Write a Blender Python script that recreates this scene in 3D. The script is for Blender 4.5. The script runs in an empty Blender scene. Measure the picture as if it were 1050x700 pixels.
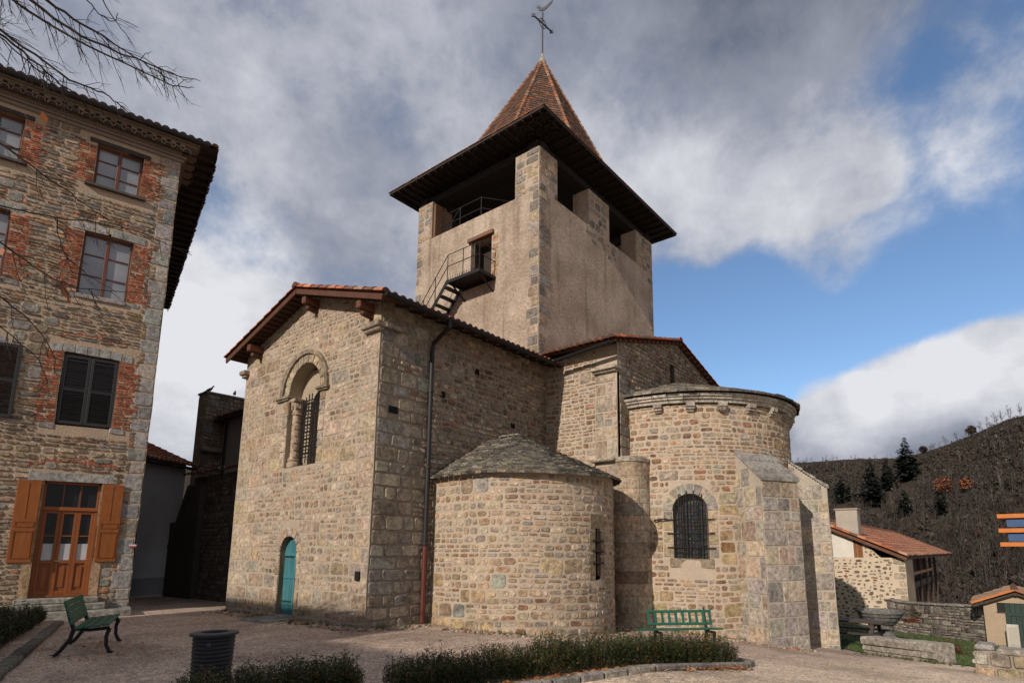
import bpy, math, random
from mathutils import Vector, Matrix
from mathutils import noise as mnoise
sin, cos, pi, rad = math.sin, math.cos, math.pi, math.radians
SC = bpy.context.scene
COL = SC.collection

# ------------------------------------------------------------------ camera
EYE = Vector((0, 0, 1.65))
YAW, PIT = 0.642680, 0.166844
cam = bpy.data.cameras.new('camera')
cam_o = bpy.data.objects.new('camera', cam)
COL.objects.link(cam_o)
cam.sensor_width = 36.0
cam.lens = 36 * 596.46 / 1050
cam.shift_x = -48.26 / 1050
cam.shift_y = 113.5 / 1050
cam.clip_start = 0.05
cam.clip_end = 5000
_r = Vector((cos(YAW), sin(YAW), 0))
_f0 = Vector((-sin(YAW), cos(YAW), 0))
_f = _f0 * cos(PIT) + Vector((0, 0, sin(PIT)))
_u = -_f0 * sin(PIT) + Vector((0, 0, cos(PIT)))
_m = Matrix.Identity(4)
for i in range(3):
    _m[i][0], _m[i][1], _m[i][2], _m[i][3] = _r[i], _u[i], -_f[i], EYE[i]
cam_o.matrix_world = _m
SC.camera = cam_o
SC.view_settings.view_transform = 'Standard'
SC.view_settings.look = 'None'
SC.view_settings.gamma = 1
SC.view_settings.use_curve_mapping = False
SC.view_settings.exposure = 0.06

# ------------------------------------------------------------------ sun and sky
SUN_AZ, SUN_EL = rad(94.0), rad(27)      # heading of the light, height of the sun
L = Vector((cos(SUN_AZ) * cos(SUN_EL), sin(SUN_AZ) * cos(SUN_EL), -sin(SUN_EL)))
sun = bpy.data.lights.new('sun', 'SUN')
sun.energy = 4.2
sun.angle = rad(0.55)
sun.color = (1.0, 0.895, 0.79)
sun_o = bpy.data.objects.new('sun', sun)
COL.objects.link(sun_o)
sun_o.rotation_euler = L.to_track_quat('-Z', 'Y').to_euler()
sun_o.location = (10, -30, 30)

def setv(n, key, v):
    n.inputs[key].default_value = v

class NT:
    """tiny node helper"""
    def __init__(s, tree):
        s.t = tree; s.n = tree.nodes; s.l = tree.links
    def new(s, typ, **kw):
        n = s.n.new(typ)
        for k, v in kw.items(): setattr(n, k, v)
        return n
    def put(s, sock, v):
        if v is None: return
        if hasattr(v, 'is_linked') or hasattr(v, 'links'): s.l.new(v, sock)
        else:
            if hasattr(sock.default_value, '__len__') and not hasattr(v, '__len__'): v = [v] * len(sock.default_value)
            if hasattr(v, '__len__') and len(v) == 3 and len(sock.default_value) == 4: v = (*v, 1)
            sock.default_value = v
    def math(s, op, a, b=None, c=None, clamp=False):
        n = s.new('ShaderNodeMath', operation=op, use_clamp=clamp)
        s.put(n.inputs[0], a); s.put(n.inputs[1], b)
        if c is not None: s.put(n.inputs[2], c)
        return n.outputs[0]
    def vmath(s, op, a, b=None):
        n = s.new('ShaderNodeVectorMath', operation=op)
        s.put(n.inputs[0], a)
        if b is not None: s.put(n.inputs[1], b)
        return n.outputs['Value'] if op in ('DOT_PRODUCT', 'LENGTH') else n.outputs['Vector']
    def noise(s, vec, scale, detail=3, rough=0.55, out='Fac', dist=0):
        n = s.new('ShaderNodeTexNoise')
        s.put(n.inputs['Vector'], vec); setv(n, 'Scale', scale); setv(n, 'Detail', detail); setv(n, 'Roughness', rough); setv(n, 'Distortion', dist)
        return n.outputs[out]
    def voro(s, vec, scale, feature='F1', out='Distance', rnd=1):
        n = s.new('ShaderNodeTexVoronoi', feature=feature)
        s.put(n.inputs['Vector'], vec); setv(n, 'Scale', scale); setv(n, 'Randomness', rnd)
        return n.outputs[out]
    def ramp(s, v, a, b, lo=0.0, hi=1.0, interp='SMOOTHSTEP'):
        n = s.new('ShaderNodeMapRange', interpolation_type=interp)
        s.put(n.inputs[0], v); s.put(n.inputs[1], a); s.put(n.inputs[2], b); s.put(n.inputs[3], lo); s.put(n.inputs[4], hi)
        return n.outputs[0]
    def mix(s, f, a, b, mode='MIX'):
        n = s.new('ShaderNodeMix', data_type='RGBA', blend_type=mode)
        s.put(n.inputs[0], f); s.put(n.inputs[6], a); s.put(n.inputs[7], b)
        return n.outputs[2]
    def bump(s, h, strength=0.5, dist=0.02, normal=None):
        n = s.new('ShaderNodeBump')
        s.put(n.inputs['Height'], h); setv(n, 'Strength', strength); setv(n, 'Distance', dist)
        if normal is not None: s.put(n.inputs['Normal'], normal)
        return n.outputs[0]

def ray(px, py):
    """direction through a point of the 1050x700 photograph (used for bearings of far things)"""
    return _r * ((px - 573.256) / 596.461) - _u * ((py - 463.504) / 596.461) + _f
def bearing(px, py, dist):
    d = ray(px, py); h = math.hypot(d.x, d.y)
    return EYE + d * (dist / h)

world = bpy.data.worlds.new('World')
SC.world = world
world.use_nodes = True
w = NT(world.node_tree)
w.n.clear()
sky = w.new('ShaderNodeTexSky', sky_type='NISHITA')
sky.sun_disc = False
sky.sun_elevation = SUN_EL
sky.sun_rotation = math.atan2(-L.x, -L.y)
sky.air_density = 1.0; sky.dust_density = 0.05; sky.ozone_density = 3.5
bg_sky = w.new('ShaderNodeBackground'); setv(bg_sky, 'Strength', 0.135)
w.l.new(sky.outputs[0], bg_sky.inputs[0])
tc = w.new('ShaderNodeTexCoord').outputs['Generated']
sep = w.new('ShaderNodeSeparateXYZ'); w.l.new(tc, sep.inputs[0])
zc = w.math('MAXIMUM', sep.outputs[2], 0.0)
inv = w.math('DIVIDE', 1.0, w.math('ADD', zc, 0.28))
comb = w.new('ShaderNodeCombineXYZ')
w.l.new(w.math('MULTIPLY', sep.outputs[0], inv), comb.inputs[0])
w.l.new(w.math('MULTIPLY', sep.outputs[1], inv), comb.inputs[1])
w.l.new(w.math('MULTIPLY', zc, 1.2), comb.inputs[2])
pc = comb.outputs[0]
def lobe(px, py, r_in, r_out):
    """soft disc of sky round a direction, angles in degrees"""
    d = ray(px, py).normalized()
    dt = w.vmath('DOT_PRODUCT', tc, tuple(d))
    return w.ramp(dt, cos(rad(r_out)), cos(rad(r_in)))
n1 = w.noise(pc, 1.25, 6, 0.55, dist=0.2)
n2 = w.noise(pc, 3.6, 7, 0.56, dist=0.25)
n3 = w.noise(pc, 0.8, 3, 0.45)
n4 = w.noise(tc, 7.5, 8, 0.62, dist=0.3)
n5 = w.noise(tc, 19.0, 7, 0.62, dist=0.2)
cov = w.math('ADD', w.math('MULTIPLY', w.math('SUBTRACT', n1, 0.5), 0.5), 1.0)
cov = w.math('ADD', cov, w.math('MULTIPLY', w.math('SUBTRACT', n2, 0.5), 0.75))
cov = w.math('ADD', cov, w.math('MULTIPLY', w.math('SUBTRACT', n4, 0.5), 1.05))
cov = w.math('ADD', cov, w.math('MULTIPLY', w.math('SUBTRACT', n5, 0.5), 0.45))
def lobes(items, cap):
    tot = 0.0
    for px, py, a, b, k in items: tot = w.math('ADD', tot, w.math('MULTIPLY', lobe(px, py, a, b), k))
    return w.math('MINIMUM', tot, cap)
hole = lobes([(830, 325, 3, 10, 1.0), (920, 318, 3, 10, 1.0), (1000, 305, 3, 10, 1.0), (1080, 290, 3, 11, 1.0), (760, 360, 2, 9, 1.0), (700, 360, 2, 9, 1.0), (715, 300, 1, 8, .5),
              (960, 255, 1, 8, .5), (1050, 200, 1, 8, .5), (880, 255, 1, 7, .3), (1030, 40, 1, 11, .5), (900, 120, 0, 7, .35), (985, 180, 0, 6, .35), (235, 235, 0, 7, .35), (1000, 100, 1, 9, .25)], 1.0)
fill = lobes([(930, 418, 2, 6.5, 1.4), (1000, 402, 2, 6.5, 1.4), (1060, 388, 2, 7, 1.4), (860, 440, 1, 6, 1.3), (200, 400, 3, 14, .5), (935, 165, 1, 7, .25), (860, 220, 1, 7, .4), (845, 265, 0, 5, .4), (1020, 130, 1, 6, .3)], 1.5)
cov = w.math('ADD', w.math('SUBTRACT', cov, hole), fill)
mask = w.ramp(cov, 0.20, 1.0)
bright = w.math('ADD', w.math('MULTIPLY', w.math('SUBTRACT', n2, .5), 0.62), w.math('MULTIPLY', w.math('SUBTRACT', n3, .5), 0.6))
bright = w.math('ADD', w.math('ADD', bright, w.math('MULTIPLY', w.math('SUBTRACT', n4, .5), .55)), .55)
bright = w.math('ADD', bright, w.math('MULTIPLY', w.math('SUBTRACT', n5, .5), .35))
for px, py, a, b, k in [(650, 165, 0, 12, .18), (930, 390, 1, 6, .36), (1040, 365, 1, 7, .36), (860, 420, 1, 5, .3), (225, 300, 1, 9, .42), (170, 385, 1, 9, .34), (880, 190, 1, 10, .14), (1020, 125, 1, 8, .12), (760, 165, 1, 9, .16), (230, 90, 1, 10, .1)]:
    bright = w.math('ADD', bright, w.math('MULTIPLY', lobe(px, py, a, b), k))
for px, py, a, b, k in [(830, 20, 2, 16, .36), (640, -40, 2, 16, .22), (700, 255, 1, 8, .16), (350, 190, 1, 9, .08), (960, 465, 1, 4, .2), (180, 440, 1, 5, .12)]:
    bright = w.math('SUBTRACT', bright, w.math('MULTIPLY', lobe(px, py, a, b), k))
ccol = w.new('ShaderNodeValToRGB')
cr = ccol.color_ramp
cr.elements[0].position = 0.0; cr.elements[0].color = (0.145, 0.165, 0.215, 1)
cr.elements[1].position = 1.0; cr.elements[1].color = (0.74, 0.75, 0.79, 1)
e = cr.elements.new(0.45); e.color = (0.315, 0.335, 0.405, 1)
w.l.new(w.math('MINIMUM', w.math('MAXIMUM', bright, 0), 1), ccol.inputs[0])
bg_c = w.new('ShaderNodeBackground'); setv(bg_c, 'Strength', 1.0)
w.l.new(ccol.outputs[0], bg_c.inputs[0])
mx = w.new('ShaderNodeMixShader')
w.l.new(mask, mx.inputs[0]); w.l.new(bg_sky.outputs[0], mx.inputs[1]); w.l.new(bg_c.outputs[0], mx.inputs[2])
wo = w.new('ShaderNodeOutputWorld'); w.l.new(mx.outputs[0], wo.inputs[0])

# ------------------------------------------------------------------ materials
MATS = {}
def mat(name, fn):
    m = bpy.data.materials.new(name); m.use_nodes = True
    t = NT(m.node_tree); t.n.clear()
    p = t.new('ShaderNodeBsdfPrincipled'); o = t.new('ShaderNodeOutputMaterial')
    t.l.new(p.outputs[0], o.inputs[0])
    t.pos = t.new('ShaderNodeTexCoord').outputs['Object']
    t.col = t.new('ShaderNodeAttribute', attribute_name='col').outputs['Color']
    fn(t, p); MATS[name] = m
    return m
def S(t, p, **kw):
    names = dict(base='Base Color', rough='Roughness', normal='Normal', metal='Metallic', spec='Specular IOR Level')
    for k, v in kw.items(): t.put(p.inputs[names[k]], v)

def m_stone(t, p):          # per-stone colour, mottled, lichen and grit
    n = t.noise(t.pos, 9, 4, 0.65)
    n2 = t.noise(t.pos, 55, 3, 0.6)
    n3 = t.noise(t.pos, 1.3, 4, 0.6)
    c = t.mix(1.0, t.col, t.mix(t.ramp(n, .25, .75), (0.56, 0.55, 0.54), (1.38, 1.36, 1.33)), 'MULTIPLY')
    c = t.mix(1.0, c, t.mix(t.ramp(n2, .3, .7), (0.62, 0.615, 0.61), (1.3, 1.29, 1.27)), 'MULTIPLY')
    c = t.mix(t.ramp(n3, 0.48, 0.72), c, t.mix(1.0, c, (0.60, 0.59, 0.59), 'MULTIPLY'))
    c = t.mix(t.ramp(t.noise(t.pos, 17, 3, .7), .66, .74, 0, .5), c, (0.22, 0.215, 0.19))
    h = t.math('ADD', t.math('MULTIPLY', n, 1.0), t.math('MULTIPLY', n2, 0.45))
    S(t, p, base=c, rough=0.95, spec=0.08, normal=t.bump(h, 0.8, 0.03))
mat('rubble_stone', m_stone)
def m_mortar(t, p):
    n = t.noise(t.pos, 26, 4, 0.7); n2 = t.noise(t.pos, 2.1, 4, 0.6)
    c = t.mix(1.0, t.col, t.mix(n, (0.62, 0.61, 0.6), (1.3, 1.3, 1.28)), 'MULTIPLY')
    c = t.mix(1.0, c, t.mix(n2, (0.72, 0.72, 0.72), (1.22, 1.2, 1.17)), 'MULTIPLY')
    S(t, p, base=c, rough=0.95, spec=0.1, normal=t.bump(n, 0.8, 0.03))
mat('mortar', m_mortar)
def m_render(t, p):         # old roughcast of the tower
    n = t.noise(t.pos, 11, 5, 0.7); n2 = t.noise(t.pos, 0.75, 5, 0.62); n3 = t.noise(t.pos, 38, 3, 0.65)
    st = t.noise(t.vmath('MULTIPLY', t.pos, (2.2, 2.2, 0.16)), 1.2, 4, 0.6)
    c = t.mix(t.ramp(n2, .3, .7), (0.335, 0.262, 0.20), (0.50, 0.408, 0.325))
    c = t.mix(t.ramp(st, 0.52, 0.78), c, t.mix(1.0, c, (0.56, 0.53, 0.51), 'MULTIPLY'))
    c = t.mix(1.0, c, t.mix(t.ramp(n, .3, .7), (0.78, 0.77, 0.76), (1.16, 1.16, 1.15)), 'MULTIPLY')
    sc_ = t.noise(t.vmath('MULTIPLY', t.pos, (3.0, 3.0, 5.5)), 2.2, 5, 0.72, dist=.8)
    h = t.math('ADD', t.math('ADD', n, t.math('MULTIPLY', n3, 0.5)), t.math('MULTIPLY', sc_, 1.1))
    S(t, p, base=c, rough=0.95, spec=0.1, normal=t.bump(h, 0.8, 0.065))
mat('roughcast', m_render)
def m_tile(t, p):
    n = t.noise(t.pos, 14, 4, 0.65); n2 = t.noise(t.pos, 2.5, 4, 0.6)
    c = t.mix(1.0, t.col, t.mix(n, (0.55, 0.55, 0.55), (1.35, 1.3, 1.25)), 'MULTIPLY')
    c = t.mix(t.ramp(n2, 0.52, 0.72, 0, .75), c, (0.075, 0.066, 0.055))
    S(t, p, base=c, rough=0.88, spec=0.2, normal=t.bump(n, 0.4, 0.02))
mat('clay_tile', m_tile)
def m_plain(rough=0.85, amt=(0.75, 1.22), bump=0.3, sc=20, spec=0.2, metal=0):
    def f(t, p):
        n = t.noise(t.pos, sc, 4, 0.65); n2 = t.noise(t.pos, sc * .12, 4, 0.6)
        c = t.mix(1.0, t.col, t.mix(n, (amt[0],) * 3, (amt[1],) * 3), 'MULTIPLY')
        c = t.mix(1.0, c, t.mix(n2, (0.75,) * 3, (1.2,) * 3), 'MULTIPLY')
        S(t, p, base=c, rough=rough, spec=spec, metal=metal, normal=t.bump(n, bump, 0.01))
    return f
mat('plain', m_plain())
mat('plaster', m_plain(0.95, (0.8, 1.18), 0.5, 12, 0.1))
def m_wood(t, p):
    v = t.vmath('MULTIPLY', t.pos, (22, 22, 1.6))
    n = t.noise(v, 1.0, 5, 0.6); n2 = t.noise(t.pos, 4, 4, 0.6)
    c = t.mix(1.0, t.col, t.mix(n, (0.55, 0.55, 0.55), (1.35, 1.33, 1.3)), 'MULTIPLY')
    c = t.mix(1.0, c, t.mix(n2, (0.72,) * 3, (1.22,) * 3), 'MULTIPLY')
    wr = t.noise(t.vmath('MULTIPLY', t.pos, (9, 9, 3)), 1.0, 5, .7)
    c = t.mix(t.ramp(wr, .56, .70, 0, .42), c, t.mix(.5, c, (.24, .215, .19)))
    S(t, p, base=c, rough=0.72, spec=0.25, normal=t.bump(n, 0.35, 0.006))
mat('wood', m_wood)
mat('paint', m_plain(0.5, (0.85, 1.12), 0.12, 30, 0.35))
mat('iron', m_plain(0.55, (0.7, 1.3), 0.25, 40, 0.35, 0.3))
def m_glass(t, p):
    n = t.noise(t.pos, 2.2, 2, 0.5)
    S(t, p, base=t.mix(n, (0.035, 0.04, 0.048), (0.075, 0.085, 0.10)), rough=0.06, spec=0.9, normal=t.bump(n, 0.15, 0.02))
mat('window_glass', m_glass)
def m_glass2(t, p):
    n = t.noise(t.pos, 1.6, 3, 0.5)
    S(t, p, base=t.mix(n, (0.10, 0.11, 0.125), (0.30, 0.315, 0.34)), rough=0.08, spec=0.8, normal=t.bump(n, 0.1, 0.02))
mat('curtained_glass', m_glass2)
mat('dark_glass', lambda t, p: S(t, p, base=(0.014, 0.013, 0.013), rough=0.22, spec=0.25))
def m_stain(t, p):
    v = t.voro(t.pos, 13, 'F1', 'Color'); d = t.voro(t.pos, 13, 'DISTANCE_TO_EDGE')
    hs = t.new('ShaderNodeHueSaturation'); setv(hs, 'Saturation', 0.6); setv(hs, 'Value', 0.09)
    t.l.new(v, hs.inputs['Color'])
    c = t.mix(t.ramp(d, 0.03, 0.06), (0.012, 0.012, 0.012), hs.outputs[0])
    S(t, p, base=c, rough=0.25, spec=0.5)
mat('stained_glass', m_stain)
def m_leaf(t, p):
    n = t.noise(t.pos, 6, 2, 0.5)
    c = t.mix(1.0, t.col, t.mix(n, (0.62,) * 3, (1.35,) * 3), 'MULTIPLY')
    S(t, p, base=c, rough=0.6, spec=0.25)
mat('leaf', m_leaf)
def m_bark(t, p):
    n = t.noise(t.pos, 18, 4, 0.65)
    S(t, p, base=t.mix(1.0, t.col, t.mix(n, (0.6,) * 3, (1.35,) * 3), 'MULTIPLY'), rough=0.9, spec=0.1)
mat('bark', m_bark)
def m_gravel(t, p):
    v = t.voro(t.pos, 46, 'F1', 'Color'); sp = t.new('ShaderNodeSeparateColor'); t.l.new(v, sp.inputs[0])
    v2 = t.voro(t.pos, 15, 'F1', 'Color'); sp2 = t.new('ShaderNodeSeparateColor'); t.l.new(v2, sp2.inputs[0])
    d = t.voro(t.pos, 46); n = t.noise(t.pos, 0.45, 5, 0.6); n2 = t.noise(t.pos, 3.2, 5, 0.65); n4 = t.noise(t.pos, 9, 4, .7)
    sx = t.new('ShaderNodeSeparateXYZ'); t.l.new(t.pos, sx.inputs[0])
    # red-brown pozzolana gravel in the square, paler sandy gravel on the lane to the east
    side = t.ramp(t.math('ADD', t.math('ADD', sx.outputs[0], t.math('MULTIPLY', sx.outputs[1], -0.36)), t.math('MULTIPLY', n2, 1.3)), -7.9, -6.3)
    base = t.mix(side, (0.42, 0.325, 0.262), (0.57, 0.455, 0.345))
    c = t.mix(1.0, base, t.mix(sp.outputs[0], (0.50, 0.50, 0.51), (1.52, 1.5, 1.46)), 'MULTIPLY')
    c = t.mix(1.0, c, t.mix(sp2.outputs[0], (0.82,) * 3, (1.2,) * 3), 'MULTIPLY')
    c = t.mix(t.ramp(n, 0.42, 0.66), c, t.mix(1.0, c, (0.64, 0.63, 0.62), 'MULTIPLY'))
    tr_ = t.noise(t.vmath('MULTIPLY', t.pos, (1.6, .22, 1)), 1.0, 5, .65)
    c = t.mix(t.ramp(tr_, .52, .68, 0, .8), c, t.mix(1.0, c, (1.28, 1.26, 1.22), 'MULTIPLY'))
    c = t.mix(t.ramp(n2, 0.56, 0.74, 0, .55), c, t.mix(1.0, c, (0.62, 0.60, 0.56), 'MULTIPLY'))
    c = t.mix(t.ramp(n4, 0.66, 0.75, 0, .5), c, (0.11, 0.09, 0.066))
    S(t, p, base=c, rough=0.95, spec=0.1, normal=t.bump(t.math('SUBTRACT', t.math('ADD', t.math('MULTIPLY', n2, .8), t.math('MULTIPLY', n4, .3)), t.math('MULTIPLY', d, .6)), 0.6, 0.03))
mat('gravel', m_gravel)
def m_soil(t, p):
    n = t.noise(t.pos, 3, 5, 0.65); n2 = t.noise(t.pos, 30, 3, 0.6)
    c = t.mix(n, (0.035, 0.03, 0.02), (0.09, 0.085, 0.04))
    c = t.mix(t.ramp(t.noise(t.pos, .8, 4, .6), .4, .6), c, (0.05, 0.085, 0.022))
    S(t, p, base=t.mix(1.0, c, t.mix(n2, (.6,) * 3, (1.4,) * 3), 'MULTIPLY'), rough=0.95, normal=t.bump(n2, .5, .02))
mat('turf', m_soil)
def m_hill(t, p):
    n = t.noise(t.pos, 0.03, 6, 0.65); n2 = t.noise(t.pos, 0.2, 5, 0.65)
    c = t.mix(n, (0.034, 0.028, 0.023), (0.062, 0.051, 0.041))
    c = t.mix(t.ramp(n2, .5, .7), c, (0.048, 0.043, 0.029))
    S(t, p, base=c, rough=1.0, spec=0.0)
mat('hill_scrub', m_hill)

# ------------------------------------------------------------------ mesh builder
class MB:
    def __init__(s, seed=1):
        s.V = []; s.F = []; s.C = []; s.M = []; s.R = random.Random(seed); s.seed = seed; s.O = Vector((0, 0, 0)); s.smooth = False
    def v(s, p):
        s.V.append((p[0], p[1], p[2])); return len(s.V) - 1
    def f(s, idx, col=(.5, .5, .5), m=0):
        s.F.append(tuple(idx)); s.C.append(col); s.M.append(m)
    def poly(s, pts, col=(.5, .5, .5), m=0):
        s.f([s.v(p) for p in pts], col, m)
    def box(s, c, d, col=(.5, .5, .5), m=0, rz=0, ch=0.0, ax=None):
        """box centred at c with full size d, turned by rz about z (or on axes ax), edges chamfered by ch"""
        c = Vector(c)
        if ax is None: ax = (Vector((cos(rz), sin(rz), 0)), Vector((-sin(rz), cos(rz), 0)), Vector((0, 0, 1)))
        h = [d[0] / 2, d[1] / 2, d[2] / 2]
        def P(x, y, z): return c + ax[0] * x + ax[1] * y + ax[2] * z
        if ch <= 0:
            i = [s.v(P(sx * h[0], sy * h[1], sz * h[2])) for sx in (-1, 1) for sy in (-1, 1) for sz in (-1, 1)]
            for q in ((0, 1, 3, 2), (4, 6, 7, 5), (0, 4, 5, 1), (2, 3, 7, 6), (0, 2, 6, 4), (1, 5, 7, 3)): s.f([i[k] for k in q], col, m)
            return
        ch = min(ch, min(h) * .9)
        idx = {}
        for sx in (-1, 1):
            for sy in (-1, 1):
                for sz in (-1, 1):
                    sg = (sx, sy, sz)
                    for a in range(3):
                        q = [sg[k] * (h[k] if k == a else h[k] - ch) for k in range(3)]
                        idx[(sg, a)] = s.v(P(*q))
        for a in range(3):
            b, cc = [k for k in range(3) if k != a]
            for sa in (-1, 1):
                loop = []
                for sb, scx in ((-1, -1), (1, -1), (1, 1), (-1, 1)):
                    sg = [0, 0, 0]; sg[a] = sa; sg[b] = sb; sg[cc] = scx
                    loop.append(idx[(tuple(sg), a)])
                s.f(loop, col, m)
            for sb in (-1, 1):
                for scx in (-1, 1):
                    s1 = [0, 0, 0]; s1[a] = -1; s1[b] = sb; s1[cc] = scx
                    s2 = list(s1); s2[a] = 1
                    s1, s2 = tuple(s1), tuple(s2)
                    s.f([idx[(s1, b)], idx[(s2, b)], idx[(s2, cc)], idx[(s1, cc)]], col, m)
        for sg in [(x, y, z) for x in (-1, 1) for y in (-1, 1) for z in (-1, 1)]:
            s.f([idx[(sg, 0)], idx[(sg, 1)], idx[(sg, 2)]], col, m)
    def beam(s, a, b, wd, ht, col, m=0, ch=0.0, up=(0, 0, 1)):
        a, b = Vector(a), Vector(b); d = b - a; ln = d.length; d.normalize()
        side = d.cross(Vector(up))
        if side.length < 1e-4: side = Vector((1, 0, 0))
        side.normalize(); u2 = side.cross(d)
        s.box((a + b) / 2, (ln, wd, ht), col, m, ch=ch, ax=(d, side, u2))
    def tube(s, pts, rr, n=6, col=(.1, .1, .1), m=0, cap=True):
        pts = [Vector(p) for p in pts]
        if not hasattr(rr, '__len__'): rr = [rr] * len(pts)
        prev = None; ref = None
        for k, p in enumerate(pts):
            d = (pts[min(k + 1, len(pts) - 1)] - pts[max(k - 1, 0)])
            if d.length < 1e-9: d = Vector((0, 0, 1))
            d.normalize()
            if ref is None:
                ref = d.cross(Vector((0, 0, 1)))
                if ref.length < 0.05: ref = d.cross(Vector((1, 0, 0)))
            ref = ref - d * ref.dot(d)
            if ref.length < 1e-6: ref = d.cross(Vector((0.3, 1, 0.2)))
            ref.normalize(); o = d.cross(ref)
            ring = [s.v(p + (ref * cos(2 * pi * j / n) + o * sin(2 * pi * j / n)) * rr[k]) for j in range(n)]
            if prev:
                for j in range(n): s.f((prev[j], prev[(j + 1) % n], ring[(j + 1) % n], ring[j]), col, m)
            elif cap: s.f(ring[::-1], col, m)
            prev = ring
        if cap: s.f(prev, col, m)
    def lathe(s, c, prof, n=24, col=(.5, .5, .5), m=0, a0=0, a1=2 * pi, jit=0):
        c = Vector(c); full = abs(a1 - a0 - 2 * pi) < 1e-6; k = n if full else n + 1
        rows = []
        for (r, z) in prof:
            rows.append([s.v(c + Vector((r * cos(a0 + (a1 - a0) * j / n), r * sin(a0 + (a1 - a0) * j / n), z))) for j in range(k)])
        for a, b in zip(rows, rows[1:]):
            for j in range(n): s.f((a[j], a[(j + 1) % k], b[(j + 1) % k], b[j]), col, m)
    def build(s, name, mats, parent=None, local=False, smooth=None):
        off = Vector((0, 0, 0))
        if parent is not None and not local:
            q = parent
            while q is not None:
                off += q.location; q = q.parent
        me = bpy.data.meshes.new(name)
        V = s.V if off.length == 0 else [(a - off.x, b - off.y, c - off.z) for a, b, c in s.V]
        me.from_pydata(V, [], s.F)
        if isinstance(mats, str): mats = [mats]
        for q in mats: me.materials.append(MATS[q])
        if len(mats) > 1: me.polygons.foreach_set('material_index', s.M)
        at = me.attributes.new('col', 'FLOAT_COLOR', 'FACE')
        flat = []
        for c in s.C: flat += [c[0], c[1], c[2], 1.0]
        at.data.foreach_set('color', flat)
        if smooth or (smooth is None and s.smooth): me.polygons.foreach_set('use_smooth', [True] * len(s.F))
        me.update()
        o = bpy.data.objects.new(name, me)
        COL.objects.link(o)
        if parent is not None: o.parent = parent
        return o

def thing(name, label, cat, loc=(0, 0, 0), group=None):
    o = bpy.data.objects.new(name, None)
    o.empty_display_size = 0.3
    COL.objects.link(o); o.location = loc
    o['label'] = label; o['category'] = cat
    if group: o['group'] = group
    return o
def tag(o, label, cat, group=None, kind=None):
    o['label'] = label; o['category'] = cat
    if group: o['group'] = group
    if kind: o['kind'] = kind
    return o
def copy_tree(o, parent=None):
    c = o.copy(); COL.objects.link(c)
    if parent is not None: c.parent = parent
    for ch in [q for q in bpy.data.objects if q.parent == o]: copy_tree(ch, c)
    return c
def jit(c, R, a=.16, b=.04):
    k = 1 + R.uniform(-a, a)
    return tuple(max(0.004, x * k * (1 + R.uniform(-b, b))) for x in c)
def pick(pal, R):
    t = R.random() * sum(q[1] for q in pal)
    for c, wt in pal:
        t -= wt
        if t <= 0: return c
    return pal[-1][0]

# ------------------------------------------------------------------ masonry: every stone laid one by one in courses
def plane_map(p0, u, n, warp=0.03, seed=0):
    p0, u, n = Vector(p0), Vector(u), Vector(n)
    def M(a, b, h):
        wv = mnoise.noise(Vector((a * .7 + seed, b * .9, seed * 3.1))) * warp + mnoise.noise(Vector((a * 2.3 + seed, b * 1.9, seed))) * warp * .7
        wu = mnoise.noise(Vector((a * .8 - seed, b * .8, 7 + seed))) * warp
        p = p0 + u * (a + wu) + n * h
        return Vector((p.x, p.y, p.z + b + wv))
    return M
def cyl_map(c, R, warp=0.03, seed=0):
    c = Vector(c)
    def M(a, b, h):
        wv = mnoise.noise(Vector((a * .7 + seed, b * .9, seed * 3.1))) * warp
        t = a / R
        return Vector((c.x + (R + h) * cos(t), c.y + (R + h) * sin(t), c.z + b + wv))
    return M
def poly_stone(mb, M, pts, col, rel=.018, inset=.16):
    n = len(pts)
    cu = sum(p[0] for p in pts) / n; cv = sum(p[1] for p in pts) / n
    a = [mb.v(M(p[0], p[1], -.012)) for p in pts]
    R = mb.R
    tilt_u, tilt_v = R.uniform(-.25, .25), R.uniform(-.25, .25)
    mw = max(abs(p[0] - cu) for p in pts) or 1; mh = max(abs(p[1] - cv) for p in pts) or 1
    b = []
    for p in pts:
        du, dv = cu - p[0], cv - p[1]; ln = math.hypot(du, dv) or 1
        k = min(inset, .028 / ln)
        hh = rel * (1 + tilt_u * (p[0] - cu) / mw + tilt_v * (p[1] - cv) / mh) * R.uniform(.85, 1.1)
        b.append(mb.v(M(p[0] + du * k, p[1] + dv * k, hh)))
    for j in range(n): mb.f((a[j], a[(j + 1) % n], b[(j + 1) % n], b[j]), col, 0)
    mb.f(b, col, 0)
def stone(mb, M, ua, ub, va, vb, col, jt, rel, rnd):
    R = mb.R
    ua += jt * R.uniform(.3, .7); ub -= jt * R.uniform(.3, .7); va += jt * R.uniform(.3, .7); vb -= jt * R.uniform(.3, .7)
    wd, ht = ub - ua, vb - va
    if wd < .03 or ht < .02: return
    q = min(wd, ht)
    def c(): return q * rnd * R.uniform(.35, 1.0)
    k_ = .12 + .45 * max(0, rnd - .2)
    def e(): return q * rnd * R.uniform(-k_, k_)
    sk = ht * R.uniform(-.16, .16) * min(1, rnd * 2.2) if rnd > .2 else 0
    pts = [(ua + c(), va + e()), (ub - c(), va + e()), (ub + e(), va + c()), (ub + e(), vb - c()),
           (ub - c(), vb + e()), (ua + c(), vb + e()), (ua + e(), vb - c()), (ua + e(), va + c())]
    if sk: pts = [(a, b + sk * ((a - ua) / wd - .5)) for a, b in pts]
    poly_stone(mb, M, pts, col, rel * R.uniform(.6, 1.4))
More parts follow.
